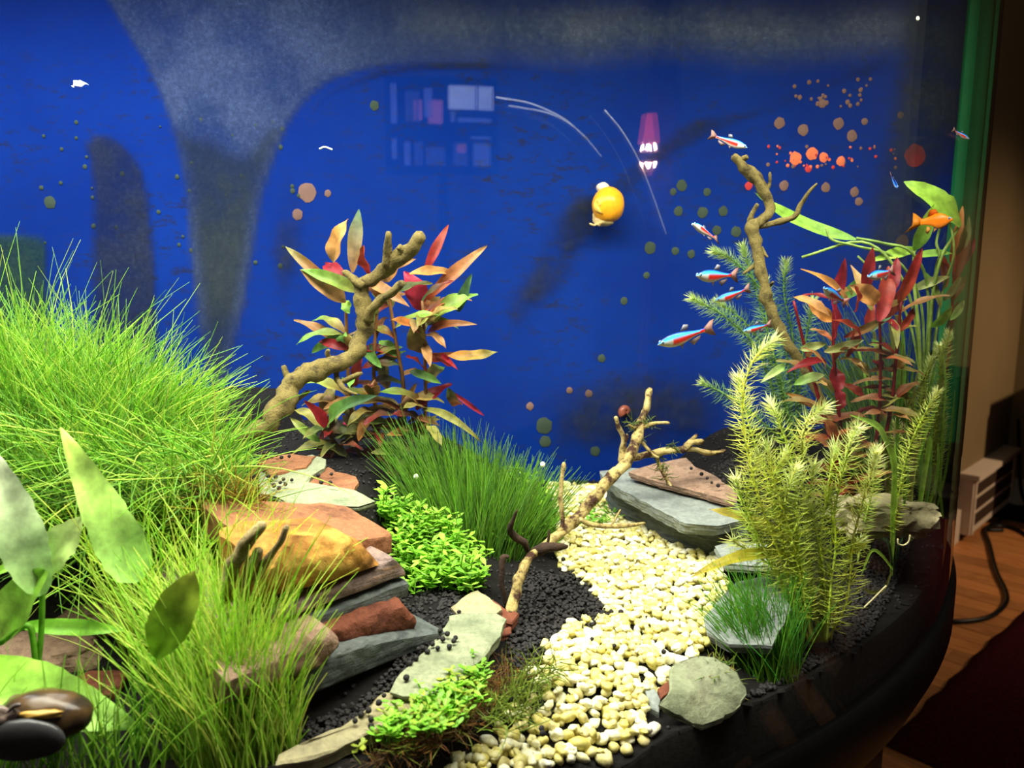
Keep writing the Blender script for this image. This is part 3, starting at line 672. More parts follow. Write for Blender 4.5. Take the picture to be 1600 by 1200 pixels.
stone('ochre_boulder', 'large ochre-orange boulder at the front of the stone stack', [(385, 862), (398, 854), (430, 842), (487, 839), (543, 834), (572, 852), (592, 876)], [(388, 948), (400, 945), (430, 934), (500, 916), (550, 902), (578, 892), (591, 884)], 0.500, 0.035, 'yellow', 0.0022, 0.14, ctop=0.506)
stone('orange_block', 'flat orange-brown stone block above the ochre boulder', [(380, 840), (412, 838), (440, 834), (500, 836), (560, 840), (612, 832)], [(380, 874), (412, 872), (440, 872), (500, 872), (560, 874), (611, 868)], 0.535, 0.060, 'orange', 0.0014, 0.04, slope=0.10)
def pz(l): return [G(a, b, z) for a, b, z in l]
plate('slate_plate', 'pale green slate plate on top of the stone stack', pz([(405, 730, .083), (430, 722, .085), (488, 709, .087), (510, 717, .087), (508, 731, .085), (486, 744, .083), (480, 759, .081), (530, 765, .081), (562, 768, .081), (586, 782, .079), (560, 790, .078), (500, 790, .078), (455, 788, .078), (430, 775, .079), (405, 770, .080)]), 0.0050, 'paleslate', 3, 0.0010)
plate('orange_stone', 'small orange stone wedged beside the pale plate atop the stack', pz([(476, 762, .080), (490, 744, .081), (512, 729, .083), (530, 738, .083), (555, 743, .082), (558, 752, .081), (552, 766, .0785), (500, 768, .0785)]), 0.009, 'orange', 3, 0.0018)
plate('orange_stone', 'flat orange stone at the top left of the stack behind the pale plate', pz([(405, 722, .086), (430, 713, .088), (455, 709, .089), (490, 712, .088), (480, 728, .086), (420, 740, .085)]), 0.010, 'orange', 3, 0.0016)
# --- ground slates at the foot of the stack
plate('slate_plate', 'large pale slate plate lying at the foot of the stack', pz([(705, 960, .020), (740, 955, .021), (777, 957, .022), (790, 966, .021), (786, 985, .020), (770, 1008, .018), (758, 1024, .017), (729, 1050, .015), (700, 1070, .015), (662, 1086, .015), (630, 1086, .015), (612, 1078, .015), (618, 1060, .016), (660, 1020, .018), (690, 985, .019)]), 0.0065, 'paleslate', 3, 0.0012)
plate('slate_plate', 'long tan slate plate under the mossy strip in front', pz([(600, 1080, .011), (668, 1086, .011), (640, 1114, .010), (606, 1131, .009), (573, 1146, .009), (540, 1164, .008), (505, 1180, .008), (430, 1196, .008), (436, 1178, .009), (480, 1158, .010), (530, 1136, .010), (573, 1105, .011)]), 0.007, 'tanslate', 3, 0.0012)
plate('slate_plate', 'small olive slate plate behind the large pale plate', pz([(706, 948, .018), (725, 930, .019), (745, 921, .020), (766, 934, .020), (784, 952, .018), (770, 962, .016), (715, 962, .016)]), 0.006, 'tanslate', 3, 0.001)
plate('rust_stone', 'rust-coloured stone chip beside the driftwood foot', pz([(768, 936, .016), (790, 950, .015), (812, 960, .012), (800, 975, .012), (790, 972, .013), (780, 955, .015)]), 0.005, 'redbrown', 2, 0.0008, 0.003)
plate('rust_stone', 'small rust-coloured flake at the right tip of the pale plate', pz([(782, 985, .010), (800, 976, .010), (798, 990, .009), (778, 996, .009)]), 0.004, 'redbrown', 2, 0.0006, 0.003)
# --- stones on the far left
def lump(name, label, px, py, y, sx_, sy_, sz_, mat, rot=0, amp=0.22):
    c = W(px, py, y); mb = MB(); s = V((U(0, 60), U(0, 60), U(0, 60))); ic = ico(4); vs = []
    M = Matrix.Rotation(rot, 3, 'Y')
    for v in ic[0]:
        q = V([math.copysign(abs(t_) ** 0.62, t_) for t_ in v]); q = V((q.x * sx_, q.y * sy_, q.z * sz_)) * (1 + amp * mnoise.noise(v * 1.6 + s) + amp * 0.3 * mnoise.noise(v * 6 + s)); vs.append(c + M @ q)
    mb.add(vs, ic[1]); return finish_rock(mb, name, label, mat, (c.x, c.y, min(v.z for v in vs)), 30)
lump('red_stone', 'long reddish brown stone at the far left behind the broad leaves', 70, 1030, 0.425, 0.036, 0.022, 0.013, 'pinkstone', 0.03)
lump('orange_stone', 'orange-tinted stone behind the grass left of the ochre boulder', 175, 960, 0.455, 0.034, 0.022, 0.012, 'pinkstone', -0.12)
lump('brown_stone', 'small brown stone near the black snail at the far left', 150, 1078, 0.40, 0.017, 0.012, 0.008, 'redbrown', 0.0)
lump('brown_stone', 'brown stone in the shade behind the crumpled leaf on the left', 120, 905, 0.50, 0.05, 0.02, 0.016, 'redbrown', 0.05)
# --- right-hand slates
plate('slate_plate', 'pinkish brown slate plate on top of the right-hand slates', pz([(980, 737, .052), (1020, 724, .055), (1071, 714, .058), (1088, 729, .057), (1115, 741, .056), (1152, 768, .053), (1150, 784, .050), (1095, 769, .050), (1029, 752, .051)]), 0.006, 'pinkstone', 3, 0.001)
plate('slate_slab', 'broad grey slate slab right of the gravel path', pz([(938, 735, .044), (983, 730, .046), (1060, 735, .046), (1150, 775, .043), (1160, 812, .040), (1120, 821, .038), (1071, 817, .038), (1032, 797, .039), (969, 763, .042), (941, 745, .043)]), 0.011, 'greyslate', 4, 0.0014)
plate('slate_slab', 'dark layered slate slab at the base of the right-hand slates', pz([(945, 752, .029), (1000, 748, .031), (1150, 800, .028), (1170, 835, .022), (1114, 836, .022), (1040, 810, .025), (995, 782, .027), (955, 765, .028)]), 0.022, 'slate', 6, 0.0016)
plate('slate_plate', 'smooth grey slate plate leaning beside the green grass tuft on the right', pz([(1102, 962, .012), (1125, 935, .022), (1152, 908, .030), (1205, 898, .032), (1235, 950, .026), (1205, 1006, .012), (1140, 1004, .010), (1106, 986, .010)]), 0.008, 'greyslate', 3, 0.0008)
plate('slate_plate', 'small grey slate plate under the arching yellow-green leaf', pz([(1116, 852, .020), (1150, 844, .022), (1200, 850, .022), (1205, 884, .018), (1135, 880, .016)]), 0.007, 'greyslate', 3, 0.0008)
plate('slate_plate', 'pale mossy slate plate in the right foreground of the gravel', pz([(1052, 1040, .005), (1087, 1023, .010), (1120, 1027, .011), (1152, 1050, .006), (1168, 1074, .000), (1146, 1112, -.010), (1097, 1132, -.014), (1072, 1123, -.010), (1031, 1100, -.001), (1040, 1084, .001)]), 0.005, 'paleslate', 3, 0.0018, 0.004)
plate('rust_stone', 'red-brown stone chip against the pale mossy plate', pz([(1026, 1076, -.003), (1052, 1058, -.001), (1050, 1078, -.002), (1032, 1092, -.004)]), 0.005, 'redbrown', 2, 0.0006, 0.003)
plate('grey_stone', 'grey stone chip at the near edge of the pale mossy plate', pz([(1008, 1078, -.004), (1022, 1076, -.003), (1032, 1092, -.004), (1030, 1112, -.009), (1012, 1104, -.008)]), 0.005, 'greyslate', 2, 0.0006, 0.003)
lump('pale_stone', 'pale yellowish rock half hidden behind the blades on the right', 1372, 806, 0.58, 0.034, 0.02, 0.015, 'tanslate', 0.1, 0.6)
lump('pink_stone', 'knobbly pink-tan rock behind the bright green blades', 1398, 730, 0.68, 0.022, 0.018, 0.038, 'pinkstone', 0.2, 0.35)
# loose single pellets lying on stones and gravel
PELL = [(688, 987, .021), (699, 992, .021), (709, 1003, .020), (702, 1012, .019), (692, 1000, .020), (684, 1014, .019), (676, 1008, .020), (668, 1020, .018), (660, 1014, .019), (650, 1030, .018), (640, 1038, .017), (635, 1061, .017), (654, 1016, .019), (580, 1126, .011), (580, 1137, .011), (570, 1100, .013), (592, 1100, .013), (576, 1112, .012), (564, 1118, .011), (600, 1088, .013), (555, 1128, .012), (712, 998, .020),
        (424, 752, .083), (431, 747, .084), (438, 755, .083), (443, 750, .083), (456, 751, .083), (428, 760, .083), (436, 764, .082), (446, 758, .083), (419, 745, .084), (497, 744, .083), (518, 742, .084), (502, 755, .082), (516, 755, .082), (425, 715, .090), (432, 712, .090), (440, 716, .089), (452, 714, .090),
        (488, 803, .074), (494, 799, .074), (500, 804, .074), (506, 802, .074), (497, 796, .075), (435, 800, .074), (428, 806, .074), (445, 806, .074), (421, 800, .074),
        (1080, 733, .059), (1112, 755, .056), (1122, 760, .056), (1096, 742, .058), (1105, 748, .057), (1130, 752, .057)]
PELLG = [(875, 890), (955, 957), (970, 958), (1010, 967), (896, 900), (905, 915), (880, 875), (1037, 1020), (925, 1000), (838, 1045), (845, 1030), (905, 955), (885, 930), (960, 1010), (848, 1148), (846, 1140), (910, 800), (1120, 912)]
mb = MB(); blob(mb, (0, 0, 0), 1, (1, 1, .85), I2, amp=0.25); po = None
for k, q in enumerate(PELL + [(a, b, .006) for a, b in PELLG]):
    if po is None: po = mb.build('soil_pellet', 'grain'); o = po
    else: o = po.copy(); COL.objects.link(o)
    p = G(*q); r = U(.0013, .0019); o.location = p + V((0, 0, r * 0.45)); o.scale = (r, r, r); o.rotation_euler = (U(0, 3), U(0, 3), U(0, 3))
    if k < len(PELL): tag(o, 'round black soil pellet fallen on a stone ledge', 'soil pellet', 'soil pellets on the stone ledges')
    else: tag(o, 'round black soil pellet among the white gravel', 'soil pellet', 'soil pellets on the gravel path')

# ------------------------------------------------------------------ driftwood
def limb(mb, px, ys, radii, sides=10, rough=0.30, n=7):
    m = len(px); pts = [W(a, b, lerp_list(ys, i / (m - 1)) if m > 1 else ys[0]) for i, (a, b) in enumerate(px)]
    sp = catmull(pts, n); k = len(sp); rr = [pxm(lerp_list(radii, i / (k - 1)), lerp_list(ys, i / (k - 1))) for i in range(k)]
    sp = [p + V((mnoise.noise(p * 90), mnoise.noise(p * 90 + V((5, 0, 0))), mnoise.noise(p * 90 + V((0, 5, 0))))) * (rr[i] * 0.35) for i, p in enumerate(sp)]
    rr[-1] *= 0.6; rr[0] *= 0.9
    tube(mb, sp, rr, sides, rough, U(0, 20))
def driftwood(name, label, trunk, branches, mat, root):
    o = thing(name, label, 'driftwood', root); mb = MB(); limb(mb, *trunk); mb.build('trunk', trunk_mat(mat), o)
    for b in branches:
        mt = mat
        if isinstance(b[-1], str): mt, b = b[-1], b[:-1]
        mb = MB(); limb(mb, *b, sides=8); mb.build('branch', mt, o)
    return o
def trunk_mat(m): return m
driftwood('driftwood', 'thick forked driftwood branch in front of the red plant', ([(300, 712), (350, 690), (415, 666), (440, 630), (458, 598), (514, 572), (551, 556), (568, 525), (570, 497), (567, 449), (585, 434), (607, 415), (634, 394), (663, 367)], [.54, .57, .60, .60, .58], [9, 11, 15, 17, 15, 15, 14, 13, 14, 12, 10, 11, 12, 10]),
    [([(568, 449), (552, 436), (536, 424)], [.595, .60], [8, 5]), ([(602, 416), (605, 390), (606, 361)], [.59, .58], [7, 6, 5]), ([(574, 500), (585, 479), (607, 460), (632, 440)], [.595, .58], [9, 7, 7, 6]), ([(622, 400), (626, 390), (622, 384)], [.585, .58], [6, 5]),
     ([(458, 596), (448, 586), (442, 571)], [.60, .60], [7, 4]), ([(462, 590), (464, 580), (468, 574)], [.60, .59], [5, 3]), ([(521, 572), (526, 588), (532, 596), (566, 583)], [.60, .58], [6, 5, 5, 4]), ([(530, 594), (536, 607), (546, 612), (559, 616)], [.585, .57], [5, 4, 2]), ([(452, 636), (464, 624), (484, 611)], [.60, .58], [6, 4, 3]), ([(520, 566), (512, 555), (513, 546)], [.595, .59], [5, 3]), ([(352, 688), (385, 660), (392, 648)], [.57, .56], [5, 3, 2])], 'wood', W(300, 712, .54))
driftwood('driftwood', 'pale slender driftwood branch rising over the white gravel', ([(796, 962), (802, 940), (809, 914), (816, 890), (830, 868), (850, 855), (868, 838), (888, 822), (910, 800), (945, 755), (980, 718), (997, 681), (1008, 643), (1017, 607)], [.478, .49, .50, .52, .545, .57, .60, .63, .65], [9, 9, 9, 8, 7, 7, 8, 9, 9, 9, 9, 8, 6, 4.5]),
    [([(872, 832), (879, 816), (876, 783), (878, 750), (881, 722)], [.54, .55], [5, 4, 4, 4, 3]), ([(985, 716), (1015, 709), (1064, 702), (1082, 692), (1099, 690)], [.62, .64], [6, 6, 6, 5, 4]), ([(1062, 702), (1085, 702), (1110, 708), (1134, 704)], [.635, .64], [5, 4, 3]), ([(1070, 698), (1078, 690), (1089, 679)], [.635, .64], [4, 3]),
     ([(972, 722), (973, 705), (974, 685), (966, 665), (962, 650)], [.61, .61], [6, 5, 4, 3]), ([(974, 694), (980, 684), (979, 678)], [.61, .61], [3, 2]), ([(904, 812), (925, 820), (955, 822), (985, 820), (1008, 817)], [.55, .56], [4, 4, 4, 2]), ([(955, 821), (962, 810), (970, 796)], [.555, .56], [2, 1.5]),
     ([(1000, 672), (1015, 664), (1030, 660), (1046, 661)], [.63, .62], [4, 3, 2]), ([(1003, 690), (1012, 700), (1020, 710), (1030, 715)], [.625, .62], [3, 2]), ([(1026, 712), (1034, 735), (1042, 750), (1049, 760)], [.63, .62], [3, 3, 2]), ([(1002, 660), (992, 668), (982, 664)], [.63, .62], [3, 2]),
     ([(828, 868), (845, 858), (865, 856), (888, 853)], [.515, .51], [6, 9, 8, 3], 'darkwood'), ([(826, 862), (818, 846), (805, 840), (797, 828), (802, 812), (808, 797)], [.515, .50], [5, 6, 6, 5, 3, 2], 'darkwood'), ([(856, 856), (857, 842), (858, 828)], [.515, .515], [3, 2], 'darkwood'), ([(790, 945), (785, 915), (784, 890), (786, 872), (796, 870)], [.50, .505], [4, 5, 5, 5, 3], 'darkwood')], 'palewood', G(796, 962, 0.0))
driftwood('driftwood', 'upright mossy driftwood branch at the right before the feathery stems', ([(1330, 720), (1290, 640), (1250, 565), (1232, 538), (1210, 498), (1196, 459), (1188, 421), (1182, 386), (1176, 356), (1192, 344), (1206, 326), (1194, 300), (1180, 275), (1160, 260), (1146, 241)], [.64, .64, .65, .65], [9, 8, 7, 8, 9, 9, 8, 8, 10, 8, 8, 8, 9, 8, 6]),
    [([(1157, 254), (1162, 248), (1168, 245)], [.65, .645], [5, 4]), ([(1196, 300), (1202, 288), (1203, 269)], [.65, .645], [4, 3, 2]), ([(1172, 352), (1175, 335), (1184, 318)], [.65, .645], [5, 4, 3]), ([(1186, 354), (1215, 347), (1241, 338), (1252, 318), (1262, 302), (1277, 286)], [.65, .63], [6, 5, 4, 3, 2]), ([(1182, 414), (1172, 420), (1160, 428)], [.65, .64], [4, 2]), ([(1196, 452), (1203, 446), (1208, 440)], [.65, .64], [3, 2]), ([(1190, 386), (1196, 398), (1200, 402)], [.65, .64], [3, 2])], 'wood', gp(0.265, 0.64))
driftwood('driftwood', 'short dark twin-pronged wood stub at the left of the ochre boulder', ([(352, 940), (362, 890), (384, 850), (414, 818)], [.375, .37], [10, 13, 11, 7]), [([(384, 930), (390, 896), (400, 872), (404, 856)], [.372, .37], [9, 10, 7]), ([(392, 915), (418, 876), (432, 855), (449, 822)], [.372, .37], [7, 7, 6, 5])], 'greywood', W(360, 935, .375))

# ------------------------------------------------------------------ plants
def leafobj(par, base, tip, w, col, tipcol=None, name='leaf', y=None, **kw):
    mb = MB(); leaf_mesh(mb, base, tip, w, jit(col), jit(tipcol or col), **kw); return mb.build(name, 'leaf', par)
def stem_obj(par, px, ys, r0, r1, col, name='stem', sides=6):
    mb = MB(); m = len(px); pts = catmull([W(a, b, lerp_list(ys, i / (m - 1))) for i, (a, b) in enumerate(px)], 5); k = len(pts)
    tube(mb, pts, [pxm(r0 + (r1 - r0) * i / (k - 1), ys[0]) for i in range(k)], sides, 0, 0, jit(col)); return mb.build(name, 'leaf', par), pts
# --- red-leaved stem plant in the centre
rp_ = thing('red_stem_plant', 'bushy red and olive leaved plant behind the forked driftwood', 'aquatic plant', gp(W(610, 740, .67).x, .67))
stems = []
for px in ([(628, 752), (632, 680), (630, 600), (618, 530), (606, 450)], [(650, 750), (664, 660), (664, 560), (660, 470)], [(575, 752), (556, 690), (545, 600), (540, 470)], [(600, 752), (590, 680), (584, 580), (590, 470)], [(560, 740), (530, 700), (505, 668)]):
    stems.append(stem_obj(rp_, px, [.67, .655], 4.0, 2.5, LC['brown'])[1])
CL = [((521, 411), (544, 342), 25, 'tan', 'orange', .12), ((551, 426), (561, 327), 21, 'brown', 'dgreen', .05), ((532, 460), (446, 385), 15, 'red', 'olive', .15), ((540, 471), (469, 422), 25, 'tan', 'tan', .1), ((559, 456), (470, 421), 19, 'olive', 'green', .12),
      ((538, 442), (508, 412), 24, 'red', 'red', .1), ((583, 430), (567, 384), 22, 'red', 'rust', .1), ((661, 484), (632, 424), 34, 'red', 'pink', .1), ((665, 424), (701, 351), 14, 'red', 'rust', .1), ((665, 470), (761, 384), 18, 'rust', 'tan', .08), ((640, 428), (708, 427), 15, 'orange', 'tan', .1),
      ((668, 508), (747, 460), 28, 'olive', 'green', .12), ((716, 487), (737, 428), 15, 'dgreen', 'dgreen', .05), ((668, 520), (746, 507), 13, 'red', 'tan', .22), ((657, 552), (648, 499), 30, 'brown', 'olive', .05), ((668, 556), (734, 552), 7, 'rust', 'tan', .05), ((700, 556), (778, 550), 17, 'orange', 'olive', -.08),
      ((535, 540), (459, 500), 15, 'brown', 'tan', .12), ((556, 526), (487, 552), 17, 'dgreen', 'green', .28), ((545, 545), (498, 533), 14, 'dred', 'red', .12), ((626, 557), (592, 534), 18, 'green', 'lime', .15), ((510, 668), (476, 626), 18, 'red', 'red', .1), ((505, 655), (523, 597), 22, 'tan', 'olive', .05), ((514, 667), (592, 618), 22, 'green', 'dgreen', .18), ((500, 690), (453, 652), 13, 'green', 'olive', .1),
      ((556, 690), (540, 655), 20, 'red', 'pink', .1), ((578, 650), (560, 690), 16, 'tan', 'orange', .1), ((604, 680), (685, 648), 15, 'orange', 'olive', -.12), ((650, 640), (706, 600), 18, 'red', 'dred', .1), ((660, 640), (752, 690), 12, 'olive', 'olive', .25), ((705, 612), (757, 650), 7, 'red', 'pink', .12), ((668, 665), (690, 697), 15, 'olive', 'olive', .08), ((580, 708), (640, 718), 15, 'olive', 'green', .16), ((615, 746), (614, 717), 18, 'green', 'lime', .05), ((600, 565), (607, 613), 21, 'olive', 'tan', .06), ((505, 722), (526, 699), 20, 'rust', 'brown', .05),
      ((576, 540), (596, 575), 18, 'dgreen', 'green', .1), ((565, 560), (556, 604), 18, 'dred', 'rust', .1), ((620, 640), (560, 648), 15, 'brown', 'olive', .12), ((640, 580), (690, 600), 13, 'dgreen', 'green', .1), ((655, 520), (610, 500), 18, 'rust', 'orange', .1), ((590, 490), (560, 520), 14, 'green', 'dgreen', .1), ((600, 440), (628, 400), 20, 'tan', 'orange', .1), ((590, 425), (650, 405), 18, 'orange', 'tan', .1), ((575, 440), (640, 480), 16, 'tan', 'brown', .1), ((688, 552), (716, 578), 7, 'red', 'red', .1), ((650, 600), (620, 690), 14, 'brown', 'olive', .05), ((560, 620), (505, 640), 10, 'tan', 'tan', .1), ((540, 470), (546, 490), 16, 'lime', 'green', .05), ((700, 606), (722, 630), 16, 'dgreen', 'rust', .2)]
for (b, tp, w, c1, c2, ar) in CL:
    yb = U(.64, .675); w *= 1.12; leafobj(rp_, W(*b, yb), W(*tp, yb + U(-.035, .03)), pxm(w, .65), LC[c1], LC[c2], arch=ar, prof=U(.75, .95))
for pts in stems:
    for i in [random.randrange(1, len(pts)) for _ in range(22)]:
        p = pts[i]; an = U(0, 6.28); L = U(.024, .046); c1 = random.choice(('dred', 'brown', 'olive', 'dgreen', 'tan', 'rust'))
        leafobj(rp_, p, p + V((math.cos(an) * L, math.sin(an) * L * .8, U(-.014, .020))), U(.007, .013), LC[c1], LC[random.choice(('olive', 'tan', 'dred', 'green'))], arch=U(.05, .25), nrm=V((U(-.3, .3), -.6, 1)))
# --- red plant on the right
rr_ = thing('red_stem_plant', 'crimson-leaved plant at the right rising behind the feathery stems', 'aquatic plant', gp(W(1330, 740, .60).x, .60))
stems = []
for px in ([(1335, 790), (1318, 700), (1306, 600), (1302, 520), (1304, 460)], [(1350, 790), (1370, 680), (1376, 580), (1374, 490)], [(1360, 780), (1390, 650), (1400, 560), (1408, 470)], [(1325, 790), (1290, 660), (1262, 560), (1240, 470)]):
    stems.append(stem_obj(rr_, px, [.60, .60], 3.5, 2.0, LC['dred'])[1])
RL = [((1303, 530), (1300, 466), 22, 'red', 'pink', .04), ((1302, 470), (1321, 404), 19, 'pink', 'red', .05), ((1352, 457), (1364, 386), 19, 'dred', 'dred', .05), ((1373, 502), (1388, 416), 27, 'red', 'rust', .05), ((1392, 462), (1402, 401), 17, 'red', 'dred', .05), ((1403, 474), (1441, 386), 18, 'rust', 'red', .05), ((1383, 497), (1416, 444), 21, 'rust', 'dred', .05), ((1325, 480), (1251, 420), 14, 'tan', 'orange', .12), ((1296, 494), (1239, 464), 16, 'tan', 'orange', .14), ((1300, 502), (1262, 474), 22, 'orange', 'orange', .08),
      ((1362, 485), (1329, 414), 16, 'olive', 'tan', .06), ((1335, 487), (1337, 447), 18, 'red', 'rust', .05), ((1318, 527), (1376, 500), 14, 'dred', 'olive', .22), ((1288, 550), (1350, 531), 14, 'olive', 'pale', .12), ((1290, 537), (1249, 546), 14, 'olive', 'pale', .14), ((1290, 577), (1254, 543), 9, 'orange', 'tan', .08), ((1292, 567), (1229, 582), 14, 'dred', 'dred', .16), ((1288, 586), (1239, 602), 16, 'pale', 'green', .18), ((1226, 571), (1188, 598), 13, 'green', 'pale', .16), ((1388, 580), (1418, 555), 14, 'rust', 'olive', .2), ((1272, 636), (1228, 614), 13, 'tan', 'orange', .1), ((1311, 612), (1302, 572), 24, 'dred', 'red', .04), ((1312, 640), (1309, 604), 20, 'dred', 'red', .05), ((1372, 472), (1328, 446), 30, 'orange', 'tan', .05), ((1300, 650), (1262, 660), 18, 'brown', 'rust', .1), ((1306, 690), (1288, 650), 18, 'rust', 'brown', .05), ((1330, 560), (1360, 590), 14, 'brown', 'olive', .1), ((1350, 620), (1318, 600), 14, 'dred', 'rust', .1), ((1305, 740), (1296, 690), 18, 'red', 'dred', .05), ((1330, 690), (1350, 650), 14, 'brown', 'dred', .05), ((1385, 560), (1362, 530), 14, 'dgreen', 'green', .1), ((1345, 530), (1300, 500), 16, 'dred', 'rust', .1), ((1340, 510), (1322, 560), 16, 'rust', 'dred', .1), ((1400, 520), (1428, 480), 14, 'rust', 'dred', .1), ((1395, 500), (1402, 545), 12, 'olive', 'olive', .1), ((1352, 520), (1362, 470), 18, 'red', 'rust', .05)]
for (b, tp, w, c1, c2, ar) in RL:
    yb = U(.58, .61); leafobj(rr_, W(*b, yb), W(*tp, yb + U(-.03, .02)), pxm(w, .59), LC[c1], LC[c2], arch=ar, prof=U(.8, .95))
for pts in stems:
    for i in [random.randrange(0, len(pts)) for _ in range(17)]:
        p = pts[i]; an = U(0, 6.28); L = U(.018, .036); c1 = random.choice(('dred', 'brown', 'olive', 'dred', 'tan', 'rust'))
        leafobj(rr_, p, p + V((math.cos(an) * L, math.sin(an) * L * .8, U(-.008, .016))), U(.005, .008), LC[c1], LC[random.choice(('olive', 'tan', 'dred'))], arch=U(.05, .2), nrm=V((U(-.3, .3), -.6, 1)))
# --- hairgrass clumps
GN = [lin(c) for c in ((196, 232, 92), (176, 220, 80), (210, 238, 110), (160, 210, 70), (214, 230, 120))]
GR = [lin(c) for c in ((150, 196, 66), (126, 180, 54), (170, 208, 84), (104, 156, 46), (186, 206, 96), (140, 190, 90))]
def grass(name, label, loc, specs, r0=.0004, r1=.0007, group=None, long_=0):
    o = thing(name, label, 'aquatic grass', loc); mb = MB(); cnt = 0
    for base, d, L, bend, col in specs: blade(mb, base, d, L, U(r0, r1), bend, col)
    b = mb.build('blades', 'grass', o); b['kind'] = 'stuff'
    return o
def rv(a): return V((U(-a, a), U(-a, a), U(-a, a)))
sp = []
for k in range(4300):      # tall mound at the upper left
    px = U(-120, 325); y = U(.46, .62); x = (px - 800) / FPX * y
    e = smooth(370, 60, px); base = V((x, y, Z0 + ground(x, y) - .002)); L = (U(.025, .055) + e * U(.035, .085)) * (1.3 if R() < .15 else 1)
    out = (px - 120) / 300
    d = V((0.05 + 0.45 * max(0, out) + U(-.45, .45), U(-.55, .25), 1)); bend = V((U(-.6, .8) + .3 * max(0, out), U(-.6, .3), U(-.7, .05)))
    sp.append((base, d, L, bend, jit(random.choice(GR), .18)))
for k in range(170):       # long stray strands over the open water
    px = U(180, 320); y = U(.47, .56); x = (px - 800) / FPX * y
    sp.append((V((x, y, Z0 + ground(x, y) + U(0, .02))), V((U(.1, .9), U(-.4, .2), U(.6, 1.1))), U(.05, .09), V((U(-.2, .7), U(-.3, .2), U(-.6, .1))), jit(GR[random.randrange(6)], .18)))
for k in range(900):       # strands at its front rim
    px = U(60, 365); y = U(.44, .50); x = (px - 800) / FPX * y
    base = W(px, U(700, 860), y); d = V((U(-.7, .5), U(-.9, .1), U(-.2, 1))); bend = V((U(-.5, .6), U(-.5, .2), U(-1.3, .1)))
    sp.append((base, d, U(.03, .085), bend, jit(random.choice(GR), .2)))
grass('hairgrass', 'dense tall mound of bright green hairgrass filling the left side', gp(-.28, .52), sp)
sp = []
for k in range(420):
    px = U(310, 392); y = U(.45, .47); base = W(px, U(770, 840), y); d = V((U(-.8, .9), U(-.8, .1), U(-.1, 1)))
    sp.append((base, d, U(.015, .045), rv(1.0), jit(lin(random.choice(((170, 150, 60), (150, 120, 50), (190, 180, 80)))), .2)))
grass('yellowed_hairgrass', 'yellow-brown tangled hairgrass at the right rim of the tall mound', W(390, 800, .46), sp, .0003, .0005)
sp = []
for k in range(820):      # near clump
    a = U(0, 6.28); q = R() ** .6; cx = G(355, 1175, .005); x = cx.x + math.cos(a) * q * .030; y = cx.y + .012 + math.sin(a) * q * .025
    if not in_tank(x, y, .018): y += .02
    base = V((x, y, Z0 + ground(x, y) - .002)); d = V((U(-.32, .13) + (x - cx.x) * 4, U(-.12, .35), 1)); L = U(.03, .115) * (1 - .4 * smooth(.005, .03, x - cx.x))
    sp.append((base, d, L, V((U(-.8, .5), U(-.2, .35), U(-.5, .05))), jit(random.choice(GN), .15)))
for k in range(240):
    px = U(150, 380); y = U(.40, .43); x = (px - 800) / FPX * y; base = V((x, y, Z0 + ground(x, y))); d = V((U(-.6, .5), U(-.3, .1), 1))
    sp.append((base, d, U(.05, .13), V((U(-.7, .7), U(-.2, .2), U(-.6, 0))), jit(random.choice(GN), .15)))
grass('hairgrass', 'tall thin green hairgrass clump in the left foreground before the stack', G(370, 1175, .005), sp)
sp = []
for k in range(330):       # blades standing right before the stack
    px = U(290, 440); y = U(.345, .375); x = (px - 800) / FPX * y; base = V((x, y, Z0 + ground(x, y)))
    f = smooth(450, 380, px); sp.append((base, V((U(-.25, .08), U(-.05, .12), 1)), U(.03, .06) + f * U(.01, .060), V((U(-.8, .8), U(-.1, .2), U(-.3, .1))), jit(random.choice(GN), .15)))
grass('hairgrass', 'row of slender pale green blades rising against the ochre boulder', gp(-.12, .36), sp, .0003, .0006)
sp = []
for k in range(220):       # low growth along the lower left edge
    px = U(-60, 330); p = G(px, U(1165, 1230), .005)
    if not in_tank(p.x, p.y, .02): continue
    sp.append((p, V((U(-.5, .5), U(-.1, .3), 1)), U(.015, .06), V((U(-.6, .6), U(-.1, .3), U(-.6, 0))), jit(random.choice(GR[:4]), .2)))
grass('hairgrass', 'sparse hairgrass below the black snail at the lower left', G(120, 1190, .005), sp)
sp = []
for k in range(1500):      # clump behind the carpet plant
    a = U(0, 6.28); q = R() ** .55; c0 = G(745, 845, .02); x = c0.x + math.cos(a) * q * .050; y = c0.y + .03 + math.sin(a) * q * .045
    d = V(((x - c0.x) * 9 + U(-.25, .25), U(-.25, .25), 1)); sp.append((V((x, y, Z0 + ground(x, y) - .002)), d, U(.035, .085), V((U(-.3, .3) + (x - c0.x) * 5, U(-.2, .2), U(-.2, .05))), jit(random.choice((GR[3], GR[1], lin((96, 146, 60)), lin((120, 160, 70)))), .18)))
grass('hairgrass', 'green hairgrass tuft in the centre behind the small-leaved carpet plant', G(745, 845, .02), sp)
sp = []
for k in range(640):       # right front tuft
    a = U(0, 6.28); q = R() ** .6; c0 = G(1205, 1025, .0); x = c0.x + math.cos(a) * q * .020; y = c0.y + .008 + math.sin(a) * q * .016
    d = V(((x - c0.x) * 9 + U(-.4, .2), U(-.15, .3), 1)); sp.append((V((x, y, Z0 + ground(x, y) - .001)), d, U(.022, .07), V((U(-.8, .3), U(-.2, .2), U(-.3, .05))), jit(random.choice((lin((90, 170, 64)), lin((120, 190, 76)), GR[3], GR[1])), .18)))
grass('hairgrass', 'short deep green hairgrass tuft in the right foreground by the grey plate', G(1205, 1025, 0), sp, .0003, .0005)
sp = []
